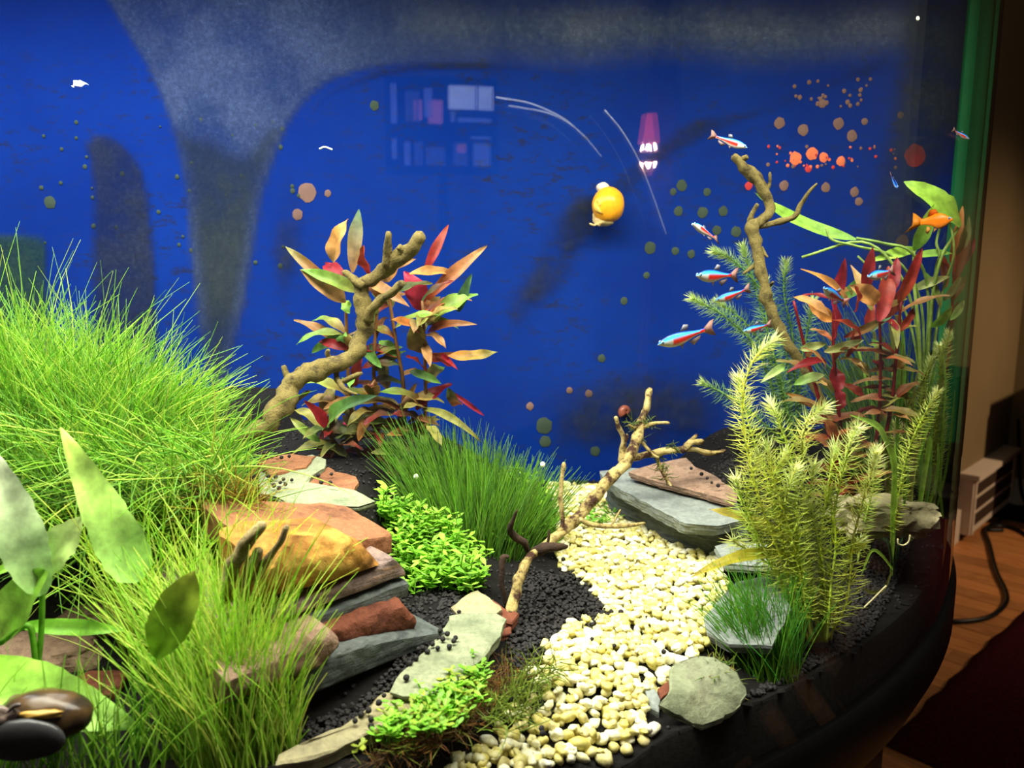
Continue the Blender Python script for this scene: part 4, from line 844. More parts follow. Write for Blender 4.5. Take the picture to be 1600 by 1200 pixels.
for k in range(520):       # thicket in the back right corner
    px = U(1370, 1490); y = U(.66, .75); x = (px - 800) / FPX * y * 1.0
    if not in_tank(x, y, .02): continue
    x -= .015; sp.append((V((x, y, Z0 + ground(x, y))), V((U(-.5, .08), U(-.3, .2), 1)), U(.05, .16), V((U(-.6, .1), U(-.2, .3), U(-.5, 0))), jit(lin(random.choice(((70, 110, 50), (110, 140, 60), (90, 130, 70)))), .2)))
grass('hairgrass', 'dark tangled hairgrass thicket in the back right corner', gp(.36, .70), sp, .0004, .0008)
# --- feathery stem plants
def feather(par, path, L, col, tipcol, step=.0028, per=10, thick=.0008):
    mb = MB(); pts = catmull(path, 8); n = len(pts)
    tube(mb, pts, [thick * (1 - .4 * i / n) for i in range(n)], 5, 0, 0, jit(col)); stem = mb.build('stem', 'leaf', par)
    nb = MB(); total = sum((pts[i + 1] - pts[i]).length for i in range(n - 1)); acc = 0; nxt = total * .12; seg = 0
    for i in range(n - 1):
        d = pts[i + 1] - pts[i]; l = d.length; dn = d.normalized(); a = dn.cross(V((.3, .8, .5))).normalized(); b = dn.cross(a)
        while nxt <= acc + l:
            p = pts[i] + dn * (nxt - acc); f = nxt / total; near = smooth(.80, 1.0, f); ph = U(0, 6.28); LL = L * (0.75 + .35 * math.sin(min(1, f) * 2.6)) * (1 - .25 * near)
            cc = [col[q] * (1 - near) + tipcol[q] * near for q in range(3)] + [1]
            for k in range(per):
                if R() < .12: continue
                an = ph + 6.2832 * k / per + U(-.2, .2); rd = a * math.cos(an) + b * math.sin(an); up = .25 + .75 * near + U(-.3, .3)
                dv = (rd + dn * up).normalized(); bl = LL * U(.75, 1.15); w = rd.cross(dn).normalized() * .00045; q1 = p + dv * bl * .5; q2 = p + dv * bl + dn * bl * .18 + V((0, 0, -bl * .05)); h = dn * .0003
                cj = jit(cc, .18); nb.add([p - w, p + w, q1 + w * .9, q1 - w * .9, q2, q1 + h], [(0, 1, 2, 3), (3, 2, 4), (0, 3, 5), (1, 5, 2), (3, 4, 5), (2, 5, 4), (0, 5, 1)], cj)
            nxt += step * (1 - .6 * near)
        acc += l
    o = nb.build('needles', 'feather', stem, smooth_=False); o['kind'] = 'stuff'
FC = lin((222, 234, 116)); FT = lin((246, 252, 190)); FB = lin((150, 196, 110)); FBT = lin((222, 240, 160))
def fpath(px, ys): m = len(px); return [W(a, b, lerp_list(ys, i / (m - 1))) for i, (a, b) in enumerate(px)]
fp = thing('feathery_plant', 'yellow-green feathery stem plant clump in the right foreground', 'aquatic plant', G(1270, 1000, 0))
for px in ([(1262, 1000), (1225, 880), (1180, 760), (1160, 640), (1172, 570), (1216, 522)], [(1262, 1002), (1240, 880), (1205, 760), (1172, 660), (1158, 590)], [(1268, 1002), (1240, 860), (1210, 760), (1196, 690)], [(1272, 1003), (1250, 860), (1240, 740), (1218, 660), (1202, 630)], [(1278, 1003), (1262, 860), (1250, 740), (1258, 670), (1290, 635)], [(1285, 1003), (1280, 860), (1290, 760), (1300, 700)],
           [(1290, 1003), (1295, 880), (1310, 780), (1330, 690), (1336, 665)], [(1262, 1000), (1215, 900), (1180, 830), (1168, 770), (1180, 715)], [(1272, 1004), (1240, 900), (1215, 820), (1210, 750), (1232, 712)], [(1298, 1000), (1320, 900), (1345, 800), (1364, 700)], [(1280, 1003), (1265, 900), (1262, 800), (1270, 720)], [(1266, 1000), (1225, 920), (1190, 860), (1165, 800), (1156, 740)], [(1292, 1003), (1300, 920), (1302, 840), (1290, 770)], [(1284, 1003), (1270, 930), (1240, 850), (1228, 790), (1240, 740)], [(1275, 1003), (1252, 940), (1200, 880), (1150, 850), (1165, 845)],
           [(1270, 1003), (1250, 900), (1236, 820), (1216, 790)], [(1288, 1003), (1286, 900), (1276, 820), (1262, 780)], [(1290, 1003), (1320, 940), (1336, 860), (1345, 840)]):
    y0 = U(.462, .478); path = fpath(px, [y0, y0 + U(.0, .03), y0 + U(-.01, .045)]); path = [p + rv(.004) * (i / len(path)) for i, p in enumerate(path)]; feather(fp, path, .0120, jit(FC, .15), FT, .0034, 7)
fb = thing('feathery_plant', 'soft green feathery plant at the back beside the upright branch', 'aquatic plant', gp(.24, .70))
for px in ([(1240, 690), (1230, 560), (1200, 470), (1150, 410), (1115, 392)], [(1245, 690), (1240, 540), (1225, 460), (1228, 408)], [(1235, 690), (1210, 560), (1180, 450), (1160, 384)], [(1230, 690), (1190, 560), (1140, 500), (1082, 466)], [(1240, 690), (1215, 590), (1170, 510), (1120, 470)], [(1225, 690), (1180, 650), (1140, 620), (1098, 598)], [(1250, 690), (1250, 590), (1262, 510), (1270, 470)], [(1240, 690), (1222, 600), (1200, 520), (1195, 440)]):
    y0 = U(.69, .71); feather(fb, fpath(px, [y0, y0 + U(-.03, .02)]), .012, jit(FB, .15), FBT, .0036, 10, .001)
fr_ = thing('feathery_plant', 'slim feathery stems before the dark thicket at the far right glass', 'aquatic plant', gp(.30, .55))
for px in ([(1390, 860), (1400, 800), (1420, 700), (1465, 610)], [(1340, 880), (1350, 820), (1364, 760), (1368, 700)], [(1452, 740), (1466, 640), (1474, 560), (1482, 520)], [(1456, 740), (1464, 660), (1470, 600)], [(1462, 740), (1468, 690), (1474, 650)], [(1440, 790), (1432, 700), (1440, 620), (1455, 560)], [(1460, 780), (1462, 700), (1470, 620), (1468, 540)], [(1420, 800), (1405, 720), (1400, 660)], [(1450, 800), (1445, 740), (1452, 690)]):
    y0 = .56 if px[0][0] < 1400 else .63; feather(fr_, fpath(px, [y0, y0]), .009, jit(FC, .2), FT)
# --- grass-like blades on the right
vp = thing('ribbon_plant', 'bright green ribbon-leaved plant along the right glass', 'aquatic plant', gp(W(1400, 860, .56).x, .56))
def ribbon(par, px, ys, w, col, name='blade'):
    mb = MB(); m = len(px); pts = catmull([W(a, b, lerp_list(ys, i / (m - 1))) for i, (a, b) in enumerate(px)], 7); n = len(pts); vs = []; fs = []; cols = []; c = jit(col)
    for i, p in enumerate(pts):
        d = (pts[min(i + 1, n - 1)] - pts[max(0, i - 1)]).normalized(); s = i / (n - 1); bi = d.cross(V((0.25, -1, .15))).normalized(); ww = pxm(w, ys[0]) * .5 * (min(1, (1 - s) * 5 + .12)) * (0.6 + .4 * min(1, s * 4)); nn = bi.cross(d)
        for e in (-1, 0, 1): vs.append(p + bi * ww * e + nn * (abs(e) * ww * .35)); cols.append(tuple(x * (0.85 if e == 0 else 1) for x in c[:3]) + (1,))
    for i in range(n - 1):
        for k in range(2): fs.append((i * 3 + k, i * 3 + k + 1, i * 3 + 4 + k, i * 3 + 3 + k))
    mb.add(vs, fs, cols); return mb.build(name, 'leaf', par)
for px, ys, w, c in (([(1392, 900), (1394, 800), (1396, 730), (1384, 690), (1368, 664), (1328, 648)], [.56, .54], 10, 'lime'), ([(1392, 885), (1396, 800), (1398, 690)], [.56, .56], 9, 'lime'), ([(1430, 830), (1440, 760), (1450, 700), (1452, 680)], [.60, .60], 10, 'lime'), ([(1424, 845), (1425, 760), (1445, 680), (1475, 610)], [.60, .60], 5, 'lime'), ([(1436, 830), (1450, 760), (1455, 660)], [.61, .61], 7, 'green'), ([(1455, 810), (1470, 720), (1480, 640)], [.64, .65], 6, 'green'), ([(1462, 800), (1480, 720), (1492, 610)], [.65, .65], 5, 'lime'), ([(1395, 890), (1375, 865), (1360, 862), (1345, 900)], [.55, .54], 5, 'lime'), ([(1392, 895), (1380, 920), (1360, 925), (1348, 918)], [.54, .53], 6, 'olive'), ([(1394, 890), (1388, 850), (1378, 840)], [.56, .55], 6, 'dgreen'), ([(1396, 890), (1404, 855), (1410, 840)], [.56, .55], 6, 'dgreen'), ([(1398, 880), (1410, 800), (1418, 740), (1405, 700)], [.57, .57], 5, 'green'), ([(1410, 860), (1422, 780), (1432, 700), (1448, 640)], [.59, .59], 6, 'olive'), ([(1340, 800), (1310, 795), (1400, 800), (1420, 800)], [.57, .58], 6, 'lime'), ([(1440, 820), (1462, 750), (1466, 690)], [.62, .62], 6, 'lime'), ([(1405, 620), (1408, 560), (1406, 530)], [.62, .62], 9, 'olive'), ([(1408, 640), (1412, 580), (1408, 490)], [.62, .62], 7, 'green'), ([(1400, 660), (1440, 600), (1460, 560), (1490, 540)], [.63, .63], 6, 'olive')):
    ribbon(vp, px, ys, w, LC[c])
for k in range(34):
    px0 = U(1365, 1478); py0 = U(760, 840); h = U(110, 300); dx = U(-50, 30); y0 = U(.61, .68)
    if px0 + dx > 1486: dx = -abs(dx)
    ribbon(vp, [(px0, py0), (px0 + dx * .2, py0 - h * .4), (px0 + dx * .6, py0 - h * .75), (px0 + dx + U(-20, 20) * .5, py0 - h)], [y0, y0], U(3, 7), LC[random.choice(('green', 'olive', 'lime', 'dgreen', 'green'))])
# yellow-green leaves arching over the right slates
ap = thing('arching_leaf', 'yellow-green arching leaf over the grey slates on the right', 'leaf', G(1250, 900, .01))
leafobj(ap, W(1255, 872, .49), W(1080, 902, .48), pxm(26, .49), lin((150, 160, 40)), lin((176, 160, 50)), arch=.10, droop=(0, 0, 1), wave=.02, nrm=V((.1, -.4, 1)))
ap = thing('arching_leaf', 'fuzzy olive leaf above the arching yellow-green leaf', 'leaf', G(1240, 880, .01))
leafobj(ap, W(1240, 850, .49), W(1108, 796, .50), pxm(24, .49), lin((150, 160, 50)), lin((170, 150, 60)), arch=.06, droop=(0, 0, 1), rag=.15, nrm=V((.1, -.6, 1)))
# --- broad sword-leaved plant at the upper right
sw = thing('broadleaf_plant', 'light green broad-leaved plant with curving stalks at the upper right', 'aquatic plant', gp(W(1440, 640, .66).x, .66))
for px, r in (([(1440, 640), (1436, 520), (1428, 440), (1428, 388)], 3), ([(1440, 640), (1430, 500), (1400, 420), (1346, 378), (1253, 402)], 2.5), ([(1442, 640), (1440, 480), (1400, 405), (1340, 385), (1301, 375), (1291, 358)], 2.2), ([(1445, 640), (1455, 480), (1470, 405), (1486, 375), (1500, 352)], 2.8), ([(1444, 640), (1460, 440), (1468, 400), (1463, 380), (1468, 358)], 2.5), ([(1443, 640), (1450, 460), (1425, 395), (1380, 380), (1338, 372)], 2.5), ([(1448, 640), (1470, 470), (1490, 400), (1484, 350), (1470, 330)], 2), ([(1440, 600), (1420, 500), (1380, 440), (1340, 400)], 2)):
    stem_obj(sw, px, [.66, .64, .65], r, r * .8, lin((150, 180, 90)), 'stalk')
SL = [((1500, 354), (1412, 284), 40, 'lime', 'lime', .10, .12), ((1428, 392), (1460, 318), 24, 'green', 'lime', .05, 0), ((1338, 374), (1178, 300), 22, 'green', 'lime', -.10, 0), ((1432, 390), (1358, 409), 17, 'lime', 'lime', .10, 0), ((1427, 452), (1484, 432), 15, 'pale', 'olive', .1, 0), ((1456, 512), (1488, 478), 16, 'green', 'lime', .06, 0), ((1430, 400), (1488, 396), 13, 'lime', 'green', .1, 0), ((1470, 480), (1440, 420), 14, 'olive', 'green', .08, 0), ((1365, 430), (1310, 470), 22, 'dgreen', 'green', .1, 0), ((1474, 470), (1502, 430), 12, 'pale', 'olive', .1, 0), ((1485, 500), (1506, 470), 12, 'green', 'pale', .1, 0), ((1450, 560), (1490, 520), 14, 'dgreen', 'green', .1, 0), ((1400, 470), (1360, 520), 16, 'dgreen', 'dgreen', .1, 0), ((1494, 400), (1508, 350), 14, 'dgreen', 'olive', .05, 0)]
for (b, tp, w, c1, c2, ar, rg) in SL:
    yb = U(.645, .665); leafobj(sw, W(*b, yb), W(*tp, yb + U(-.02, .02)), pxm(w, .65), LC[c1], LC[c2], arch=ar, rag=rg, nrm=V((.1, -1, .5)), fold=.1, wave=.05, n=14)
rx = thing('red_stem_plant', 'small orange-red leaved stem pressed against the far right glass', 'aquatic plant', gp(W(1500, 640, .66).x, .66))
stem_obj(rx, [(1468, 640), (1484, 540), (1490, 440), (1498, 380)], [.665, .665], 2.5, 2, LC['dred'])
for (b, tp, w, c1, c2) in (((1507, 410), (1526, 322), 15, 'rust', 'orange'), ((1512, 440), (1538, 350), 17, 'dred', 'brown'), ((1520, 420), (1546, 372), 14, 'dred', 'dred'), ((1505, 420), (1482, 395), 12, 'rust', 'red'), ((1530, 390), (1536, 338), 9, 'pale', 'olive'), ((1508, 470), (1532, 430), 14, 'dred', 'olive'), ((1500, 520), (1518, 470), 12, 'dgreen', 'dred'), ((1500, 450), (1494, 400), 12, 'brown', 'dred')):
    leafobj(rx, W(b[0] - 22, b[1], .665), W(tp[0] - 22, tp[1], .67), pxm(w, .66), LC[c1], LC[c2], arch=.05)
# --- big soft leaves at the left foreground
bl = thing('broadleaf_plant', 'large pale green broad-leaved plant in the left foreground', 'aquatic plant', gp(-.25, .36))
BLV = [((218, 908), (95, 668), 74, (176, 232, 120), (190, 222, 100), .05, .375, .06, .50), ((66, 930), (-12, 702), 74, (170, 220, 120), (232, 240, 204), .06, .36, .08, .8), ((60, 900), (132, 806), 60, (180, 222, 120), (190, 210, 130), .05, .365, .10, .9), ((70, 890), (-10, 1010), 70, (168, 230, 84), (190, 236, 100), .05, .36, .06, .9), ((30, 978), (197, 985), 28, (150, 220, 70), (140, 206, 70), .03, .365, .03, .9), ((242, 1028), (305, 892), 74, (110, 165, 30), (130, 140, 46), .02, .325, .04, .95), ((-70, 1050), (216, 1136), 104, (170, 240, 70), (200, 250, 130), .03, .332, .04, .7), ((-20, 900), (60, 868), 16, (140, 200, 60), (150, 205, 70), .02, .36, .0, .9)]
for (b, tp, w, c1, c2, ar, y, rg, pf) in BLV:
    mb = MB(); leaf_mesh(mb, W(*b, y), W(*tp, y + .01), pxm(w, y), lin(c1), lin(c2), arch=ar, rag=rg, nrm=V((.25, -.75, .65)), fold=.10, wave=.06, n=20, prof=pf); mb.build('leaf', 'leaf', bl)
for px, y in (([(215, 898), (235, 950), (262, 1000), (280, 1080), (285, 1150)], .385), ([(242, 1026), (236, 1060), (225, 1120), (215, 1180)], .35), ([(60, 900), (66, 940), (60, 1040), (40, 1180)], .362), ([(0, 1005), (40, 978), (52, 1000), (60, 1100)], .36), ([(205, 1148), (240, 1170), (270, 1200)], .345)):
    stem_obj(bl, px, [y, y], 5, 5, lin((130, 190, 60)), 'stalk')
# --- small-leaved carpet plants: sprigs with paired leaves
def sprig(par, base, h, lean, ls, col, pairs=3, topleaf=True):
    mb = MB(); tip = base + V((lean[0], lean[1], h)); pts = [base.lerp(tip, k / 4) + V((0, 0, .15 * h * math.sin(k / 4 * 3.14))) for k in range(5)]
    tube(mb, pts, .0005, 4, 0, 0, jit(col, .2), cap=False)
    for k in range(pairs):
        f = (k + 1) / pairs; p = pts[min(4, int(f * 4))]; an = U(0, 6.28)
        for sg in (0, 3.14):
            a = an + sg + U(-.3, .3); dv = V((math.cos(a), math.sin(a), U(.1, .7))).normalized(); L = ls * U(.8, 1.2); w = dv.cross(V((0, 0, 1))).normalized() * L * .26; nn = w.cross(dv).normalized(); c = jit(col, .16)
            mb.add([p, p + dv * L * .35 + w * .7, p + dv * L * .7 + w, p + dv * L - nn * L * .06, p + dv * L * .7 - w, p + dv * L * .35 - w * .7, p + dv * L * .55 - nn * L * .08], [(0, 1, 6), (1, 2, 6), (2, 3, 6), (3, 4, 6), (4, 5, 6), (5, 0, 6)], c)
    return mb.build('sprig', 'leaf', par)
cp = thing('carpet_plant', 'bright green small-leaved carpet mound right of the stone stack', 'aquatic plant', gp(-.06, .53))
CG = [lin(c) for c in ((150, 208, 66), (132, 192, 54), (170, 216, 84), (116, 172, 54))]
cpoly = [V((a, b, 0)).to_2d() for a, b in ((585, 775), (640, 785), (700, 810), (745, 850), (752, 890), (735, 915), (690, 905), (650, 920), (620, 880), (612, 840))]
k = 0
mound = MB()
while k < 250:
    px, py = U(580, 760), U(770, 925)
    if not inside(cpoly, px, py): continue
    f = (py - 770) / 150; y = .60 - .10 * f + U(-.01, .01); p = W(px, py, y); k += 1
    sprig(cp, p - V((0, 0, .012)), U(.010, .017), (U(-.006, .008), U(-.008, .004)), U(.006, .0085), random.choice(CG), 3)
for px, py in ((598, 772), (603, 766), (720, 870), (728, 900), (712, 925), (716, 938), (745, 898), (735, 880), (700, 890), (690, 850)):
    p = W(px, py, .51); sprig(cp, p - V((0, 0, .008)), .011, (.002, -.003), .0085, CG[0], 2)
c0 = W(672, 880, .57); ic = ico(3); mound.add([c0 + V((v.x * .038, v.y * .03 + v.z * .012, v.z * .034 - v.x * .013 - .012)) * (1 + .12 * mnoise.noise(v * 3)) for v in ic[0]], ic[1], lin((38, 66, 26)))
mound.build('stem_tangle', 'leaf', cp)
for px in ([(690, 905), (700, 920), (712, 940), (722, 955)], [(650, 890), (668, 900), (690, 910)]): stem_obj(cp, px, [.51, .50], 1.6, 1.2, lin((150, 190, 90)), 'runner')
cp2 = thing('carpet_plant', 'light green leafy patch between the hairgrass and the gravel end', 'aquatic plant', gp(.0, .62))
for k in range(130):
    px, py = U(770, 872), U(735, 838); f = (py - 735) / 100
    if px > 800 + 75 * f ** .5 + 8 or px < 770: continue
    p = W(px, py, .72 - .12 * f); sprig(cp2, V((p.x, p.y, max(p.z - .01, Z0))), U(.010, .016), (U(-.006, .006), U(-.006, .004)), U(.006, .009), random.choice(CG[1:]), 3)
for k in range(24):
    p = G(U(905, 960), U(790, 822), .006); sprig(cp2, p, .004, (U(-.006, .006), U(-.006, .004)), .006, CG[3], 2)
ms = thing('moss_strip', 'mossy green strip with brown roots along the tan slate plate', 'aquatic moss', G(700, 1120, .0))
for k in range(190):
    s = R(); a = V((560, 1195, 0)).lerp(V((735, 1050, 0)), s); px, py = a.x + U(-20, 55) * (1 - .2 * s), a.y + U(-14, 40)
    p = G(px, py, .008)
    if not in_tank(p.x, p.y, .02): continue
    sprig(ms, p, U(.004, .011), (U(-.005, .006), U(-.006, .004)), U(.0035, .0062), random.choice((CG[0], CG[1], lin((150, 170, 60)), lin((130, 190, 60)))), random.choice((2, 3)))
mb = MB()
for k in range(1500):
    s = R(); a = V((590, 1215, 0)).lerp(V((800, 1050, 0)), s); px, py = a.x + U(-34, 26), a.y + U(-22, 24)
    p = G(px, py, U(.0, .009))
    if not in_tank(p.x, p.y, .016): continue
    blade(mb, p, V((U(-1, 1), U(-1, 1), U(-.2, .8))), U(.006, .018), U(.0002, .0004), rv(1.6), jit(lin(random.choice(((110, 70, 40), (140, 100, 50), (80, 60, 36), (120, 130, 50)))), .2), 4)
o = mb.build('root_tangle', 'leaf', ms); o['kind'] = 'stuff'
mb = MB()
for k in range(240):
    s = R(); a = V((770, 1130, 0)).lerp(V((840, 1040, 0)), s); p = G(a.x + U(-20, 40), a.y + U(-20, 20), .008)
    blade(mb, p, V((U(-.4, 1), U(-1, .4), U(-.1, .8))), U(.008, .02), U(.0003, .0005), rv(1.2), jit(lin((120, 140, 50)), .25), 4)
o = mb.build('moss_fronds', 'leaf', ms); o['kind'] = 'stuff'
mf = thing('moss_tuft', 'olive moss fronds creeping over the pale plate in the right foreground', 'aquatic moss', G(1110, 1110, -.012)); mb = MB()
for k in range(330):
    s = R(); q = [V((1000, 1170, 0)), V((1070, 1150, 0)), V((1120, 1130, 0)), V((1140, 1090, 0)), V((1112, 1050, 0)), V((1130, 1040, 0))]; a = lerp_list(q, s); p = G(a.x + U(-14, 14), a.y + U(-12, 12), -.014 + .016 * smooth(.5, .9, s))
    if not in_tank(p.x, p.y, .016): continue
    blade(mb, p, V((U(-1, 1), U(-1, .5), U(.1, 1))), U(.006, .017), U(.0003, .0006), rv(1.0), jit(lin(random.choice(((130, 150, 50), (100, 130, 50), (150, 140, 70)))), .25), 4)
o = mb.build('fronds', 'leaf', mf); o['kind'] = 'stuff'
mw = thing('moss_tuft', 'green moss wisps clinging to the tip of the pale driftwood', 'aquatic moss', W(1030, 690, .63)); mb = MB()
for k in range(150):
    a = random.choice(((995, 668), (1015, 660), (1000, 690), (1026, 710), (1040, 745), (1034, 730), (1048, 700), (990, 660), (985, 665))); p = W(a[0] + U(-8, 8), a[1] + U(-6, 6), .628)
    blade(mb, p, V((U(-1, 1), U(-.6, .2), U(-1, .6))), U(.004, .011), U(.0003, .0006), rv(1.2), jit(lin((104, 120, 56)), .25), 4)
o = mb.build('fronds', 'leaf', mw); o['kind'] = 'stuff'
mb = MB(); tube(mb, catmull([W(a, b, .53) for a, b in ((1310, 1009), (1325, 980), (1345, 955), (1362, 938), (1385, 915))], 6), .0007, 5); tag(mb.build('root_thread', 'thread', origin=G(1310, 1009, 0)), 'pale root thread lying on the dark soil at the right', 'root')
mb = MB(); tube(mb, catmull([W(a, b, .55) for a, b in ((1403, 842), (1404, 850), (1412, 852), (1420, 846), (1422, 836))], 6), .0007, 5); tag(mb.build('root_thread', 'thread', origin=G(1412, 852, 0)), 'short curled pale root at the foot of the ribbon leaves', 'root')

# ------------------------------------------------------------------ snails
def spiral_shell(mb, center, size, axis, up, turns, k, cols, n=90, m=18, lift=0.55, flip=1):
    ax = V(axis).normalized(); e1 = (V(up) - ax * V(up).dot(ax)).normalized(); e2 = ax.cross(e1) * flip; vs = []; cl = []; fs = []
    for i in range(n + 1):
        f = i / n; th = (f - 1) * turns * 6.2832; g = math.exp(k * th); rc = size * .46 * g; rt = size * .54 * g
        rad = e1 * math.cos(th) + e2 * math.sin(th); c = V(center) + rad * rc + ax * (lift * size * (1 - g))
        for j in range(m):
            a = 6.2832 * j / m; vs.append(c + (rad * math.cos(a) + ax * math.sin(a)) * rt); q = .5 + .5 * math.sin(a * 1 + 1); w = cols[0]; cl.append(tuple(w[t_] * (1 - q) + cols[1][t_] * q for t_ in range(3)) + (1,))
    for i in range(n):
        for j in range(m): j2 = (j + 1) % m; fs.append((i * m + j, i * m + j2, (i + 1) * m + j2, (i + 1) * m + j))
    fs.append(tuple(range(n * m, (n + 1) * m))); mb.add(vs, fs, cl)
def ellip(mb, c, ax, col, ic=None, amp=.1, rot=None):
    ic = ic or ico(3); s = rv(40); M = rot or Matrix.Identity(3); mb.add([V(c) + M @ V((v.x * ax[0], v.y * ax[1], v.z * ax[2])) * (1 + amp * mnoise.noise(v * 1.5 + s)) for v in ic[0]], ic[1], col)
sc = W(948, 320, .815); ys = thing('snail', 'round golden-yellow snail clinging to the blue back panel', 'snail', sc)
mb = MB(); ellip(mb, sc + V((.0015, -.002, -.0005)), (.0165, .0155, .0185), lin((250, 172, 36)), ico(4), .04); spiral_shell(mb, sc + V((-.0075, -.010, .000)), .0105, (-.8, -.6, .1), (.3, -.3, -.9), 2.4, .16, (lin((250, 176, 50)), lin((250, 196, 84))), lift=.4); mb.build('shell', 'skin', ys)
mb = MB(); f0 = W(938, 340, .822); ellip(mb, f0, (.008, .008, .009), lin((226, 196, 130)), amp=.25); ellip(mb, W(944, 346, .815), (.010, .008, .005), lin((214, 190, 130)), amp=.3); mb.build('foot', 'skin', ys)
mb = MB(); ellip(mb, W(942, 294, .822), (.007, .008, .006), lin((250, 232, 200)), amp=.15); mb.build('head', 'skin', ys)
for dx in (-9, 3):
    mb = MB(); tube(mb, catmull([W(938 + dx * .3, 348, .815), W(934 + dx * .6, 352, .81), W(930 + dx, 349, .808)], 4), [.0012] * 8 + [.0006], 5, 0, 0, lin((214, 190, 130))); mb.build('tentacle', 'skin', ys)
bs = W(977, 642, .815); sn = thing('snail', 'small brown snail on the back panel beside the driftwood tip', 'snail', bs)
mb = MB(); spiral_shell(mb, bs, pxm(14, .81), (.3, -.9, .1), (-.6, 0, -.6), 2.4, .17, (lin((96, 50, 40)), lin((140, 78, 60))), lift=.3); mb.build('shell', 'skin', sn)
mb = MB(); ellip(mb, bs + V((.001, .014, -.003)), (.006, .006, .007), lin((70, 50, 44))); mb.build('foot', 'skin', sn)
kg = on_glass(40, 1156, TR - .009); nv = (V((TC.x, TC.y, 0)) - V((kg.x, kg.y, 0))).normalized()
ks = thing('snail', 'large black snail stuck to the front glass at the lower left', 'snail', kg)
tx = nv.cross(V((0, 0, 1))).normalized(); tx = tx if tx.x > 0 else -tx
Mg = Matrix((tx, nv, V((0, 0, 1)))).transposed()
mb = MB(); ellip(mb, kg + nv * .0035 - tx * .004 - V((0, 0, .002)), (.0185, .0040, .0100), lin((62, 62, 64)), amp=.06, rot=Mg); mb.build('foot', 'skin', ks)
mb = MB(); ic = ico(4); vs = []; cl = []
for v in ic[0]:
    q = Mg @ V((v.x * .0205, v.y * .012, v.z * .0118)); vs.append(kg + nv * .0155 + V((0, 0, .0012)) + q * (1 + .05 * mnoise.noise(v * 2.5)))
    b_ = .5 + .5 * math.sin(v.z * 9 + 2.5 * mnoise.noise(v * 2)); cl.append(tuple(lin((44, 36, 32))[k] * (1 - b_) + lin((110, 84, 52))[k] * b_ * .55 for k in range(3)) + (1,))
mb.add(vs, ic[1], cl); mb.build('shell', 'skin', ks)
mb = MB(); spiral_shell(mb, kg + nv * .020 - tx * .014 + V((0, 0, .004)), .008, nv * .2 - tx, V((0, 0, -1)), 2.2, .17, (lin((40, 34, 30)), lin((96, 80, 54))), lift=.4); mb.build('spire', 'skin', ks)
mb = MB(); ellip(mb, kg + nv * .0055 - tx * .012 + V((0, 0, .0078)), (.0065, .0035, .0045), lin((120, 104, 96)), amp=.5, rot=Mg); mb.build('head', 'skin', ks)
for q_ in (-1, 1):
    mb = MB(); h0 = kg + nv * .005 - tx * (.012 + .003 * q_) + V((0, 0, .010)); tube(mb, catmull([h0, h0 - tx * .003 * q_ + V((0, 0, .003)), h0 - tx * .006 * q_ + V((0, 0, .0035))], 4), [.001] * 8 + [.0004], 5, 0, 0, lin((90, 80, 76))); mb.build('tentacle', 'skin', ks)
mb = MB(); ellip(mb, kg + nv * .0062 + V((0, 0, .0078)) + tx * .004, (.009, .0025, .0020), lin((176, 140, 66)), amp=.4, rot=Mg); mb.build('operculum', 'skin', ks)

# ------------------------------------------------------------------ fish
def fish_body(prof, colf, n=26, m=14):
    mb = MB(); vs = []; cl = []; fs = []
    for i in range(n + 1):
        s = i / n; up = lerp_list(prof['up'], s); dn = lerp_list(prof['dn'], s); w = lerp_list(prof['w'], s)
        for j in range(m):
            a = 6.2832 * j / m; z = math.sin(a); vs.append(V((0.5 - s * prof['len'], math.cos(a) * w, (up if z > 0 else dn) * z))); cl.append(colf(s, z))
    for i in range(n):
        for j in range(m): j2 = (j + 1) % m; fs.append((i * m + j, (i + 1) * m + j, (i + 1) * m + j2, i * m + j2))
    fs.append(tuple(range(m))); fs.append(tuple(range((n + 1) * m - 1, n * m - 1, -1))); mb.add(vs, fs, cl); return mb
def finmesh(pts, col, th=.004):
    mb = MB(); P = [V((a, 0, b)) for a, b in pts]; n = len(P); c = sum(P, V()) / n
    vs = [c + V((0, th, 0)), c - V((0, th, 0))] + P; fs = []
    for i in range(n): i2 = (i + 1) % n; fs += [(0, 2 + i, 2 + i2), (1, 2 + i2, 2 + i)]
    mb.add(vs, fs, col); return mb
NB, NR, NS, ND = lin((20, 110, 255)), lin((210, 44, 30)), lin((196, 190, 180)), lin((20, 26, 70))
NC = lin((70, 190, 255))
def neon(s, z):
    if z > .72: return ND if z > .9 else NB
    if z > .12 and s < .90: return NC if z < .45 else NB
    if s > .30: return NR if z > -.75 else NS
    return NS
npro = dict(up=[.004, .058, .088, .098, .096, .084, .066, .048, .036, .032], dn=[.004, .050, .090, .108, .110, .094, .066, .046, .034, .030], w=[.004, .036, .052, .058, .056, .048, .036, .024, .016, .010], len=.82)
NP = [('body', fish_body(npro, neon), 'skin'), ('tail_fin', finmesh([(-.30, .03), (-.42, .11), (-.50, .13), (-.45, 0), (-.50, -.13), (-.42, -.10), (-.30, -.03)], lin((190, 150, 140))), 'fin'),
      ('dorsal_fin', finmesh([(.10, .09), (.02, .18), (-.06, .16), (-.04, .085)], lin((170, 170, 180))), 'fin'), ('anal_fin', finmesh([(-.02, -.09), (-.10, -.17), (-.22, -.10), (-.24, -.05)], lin((190, 170, 170))), 'fin'), ('pelvic_fin', finmesh([(.14, -.10), (.10, -.17), (.06, -.10)], lin((200, 180, 180))), 'fin')]
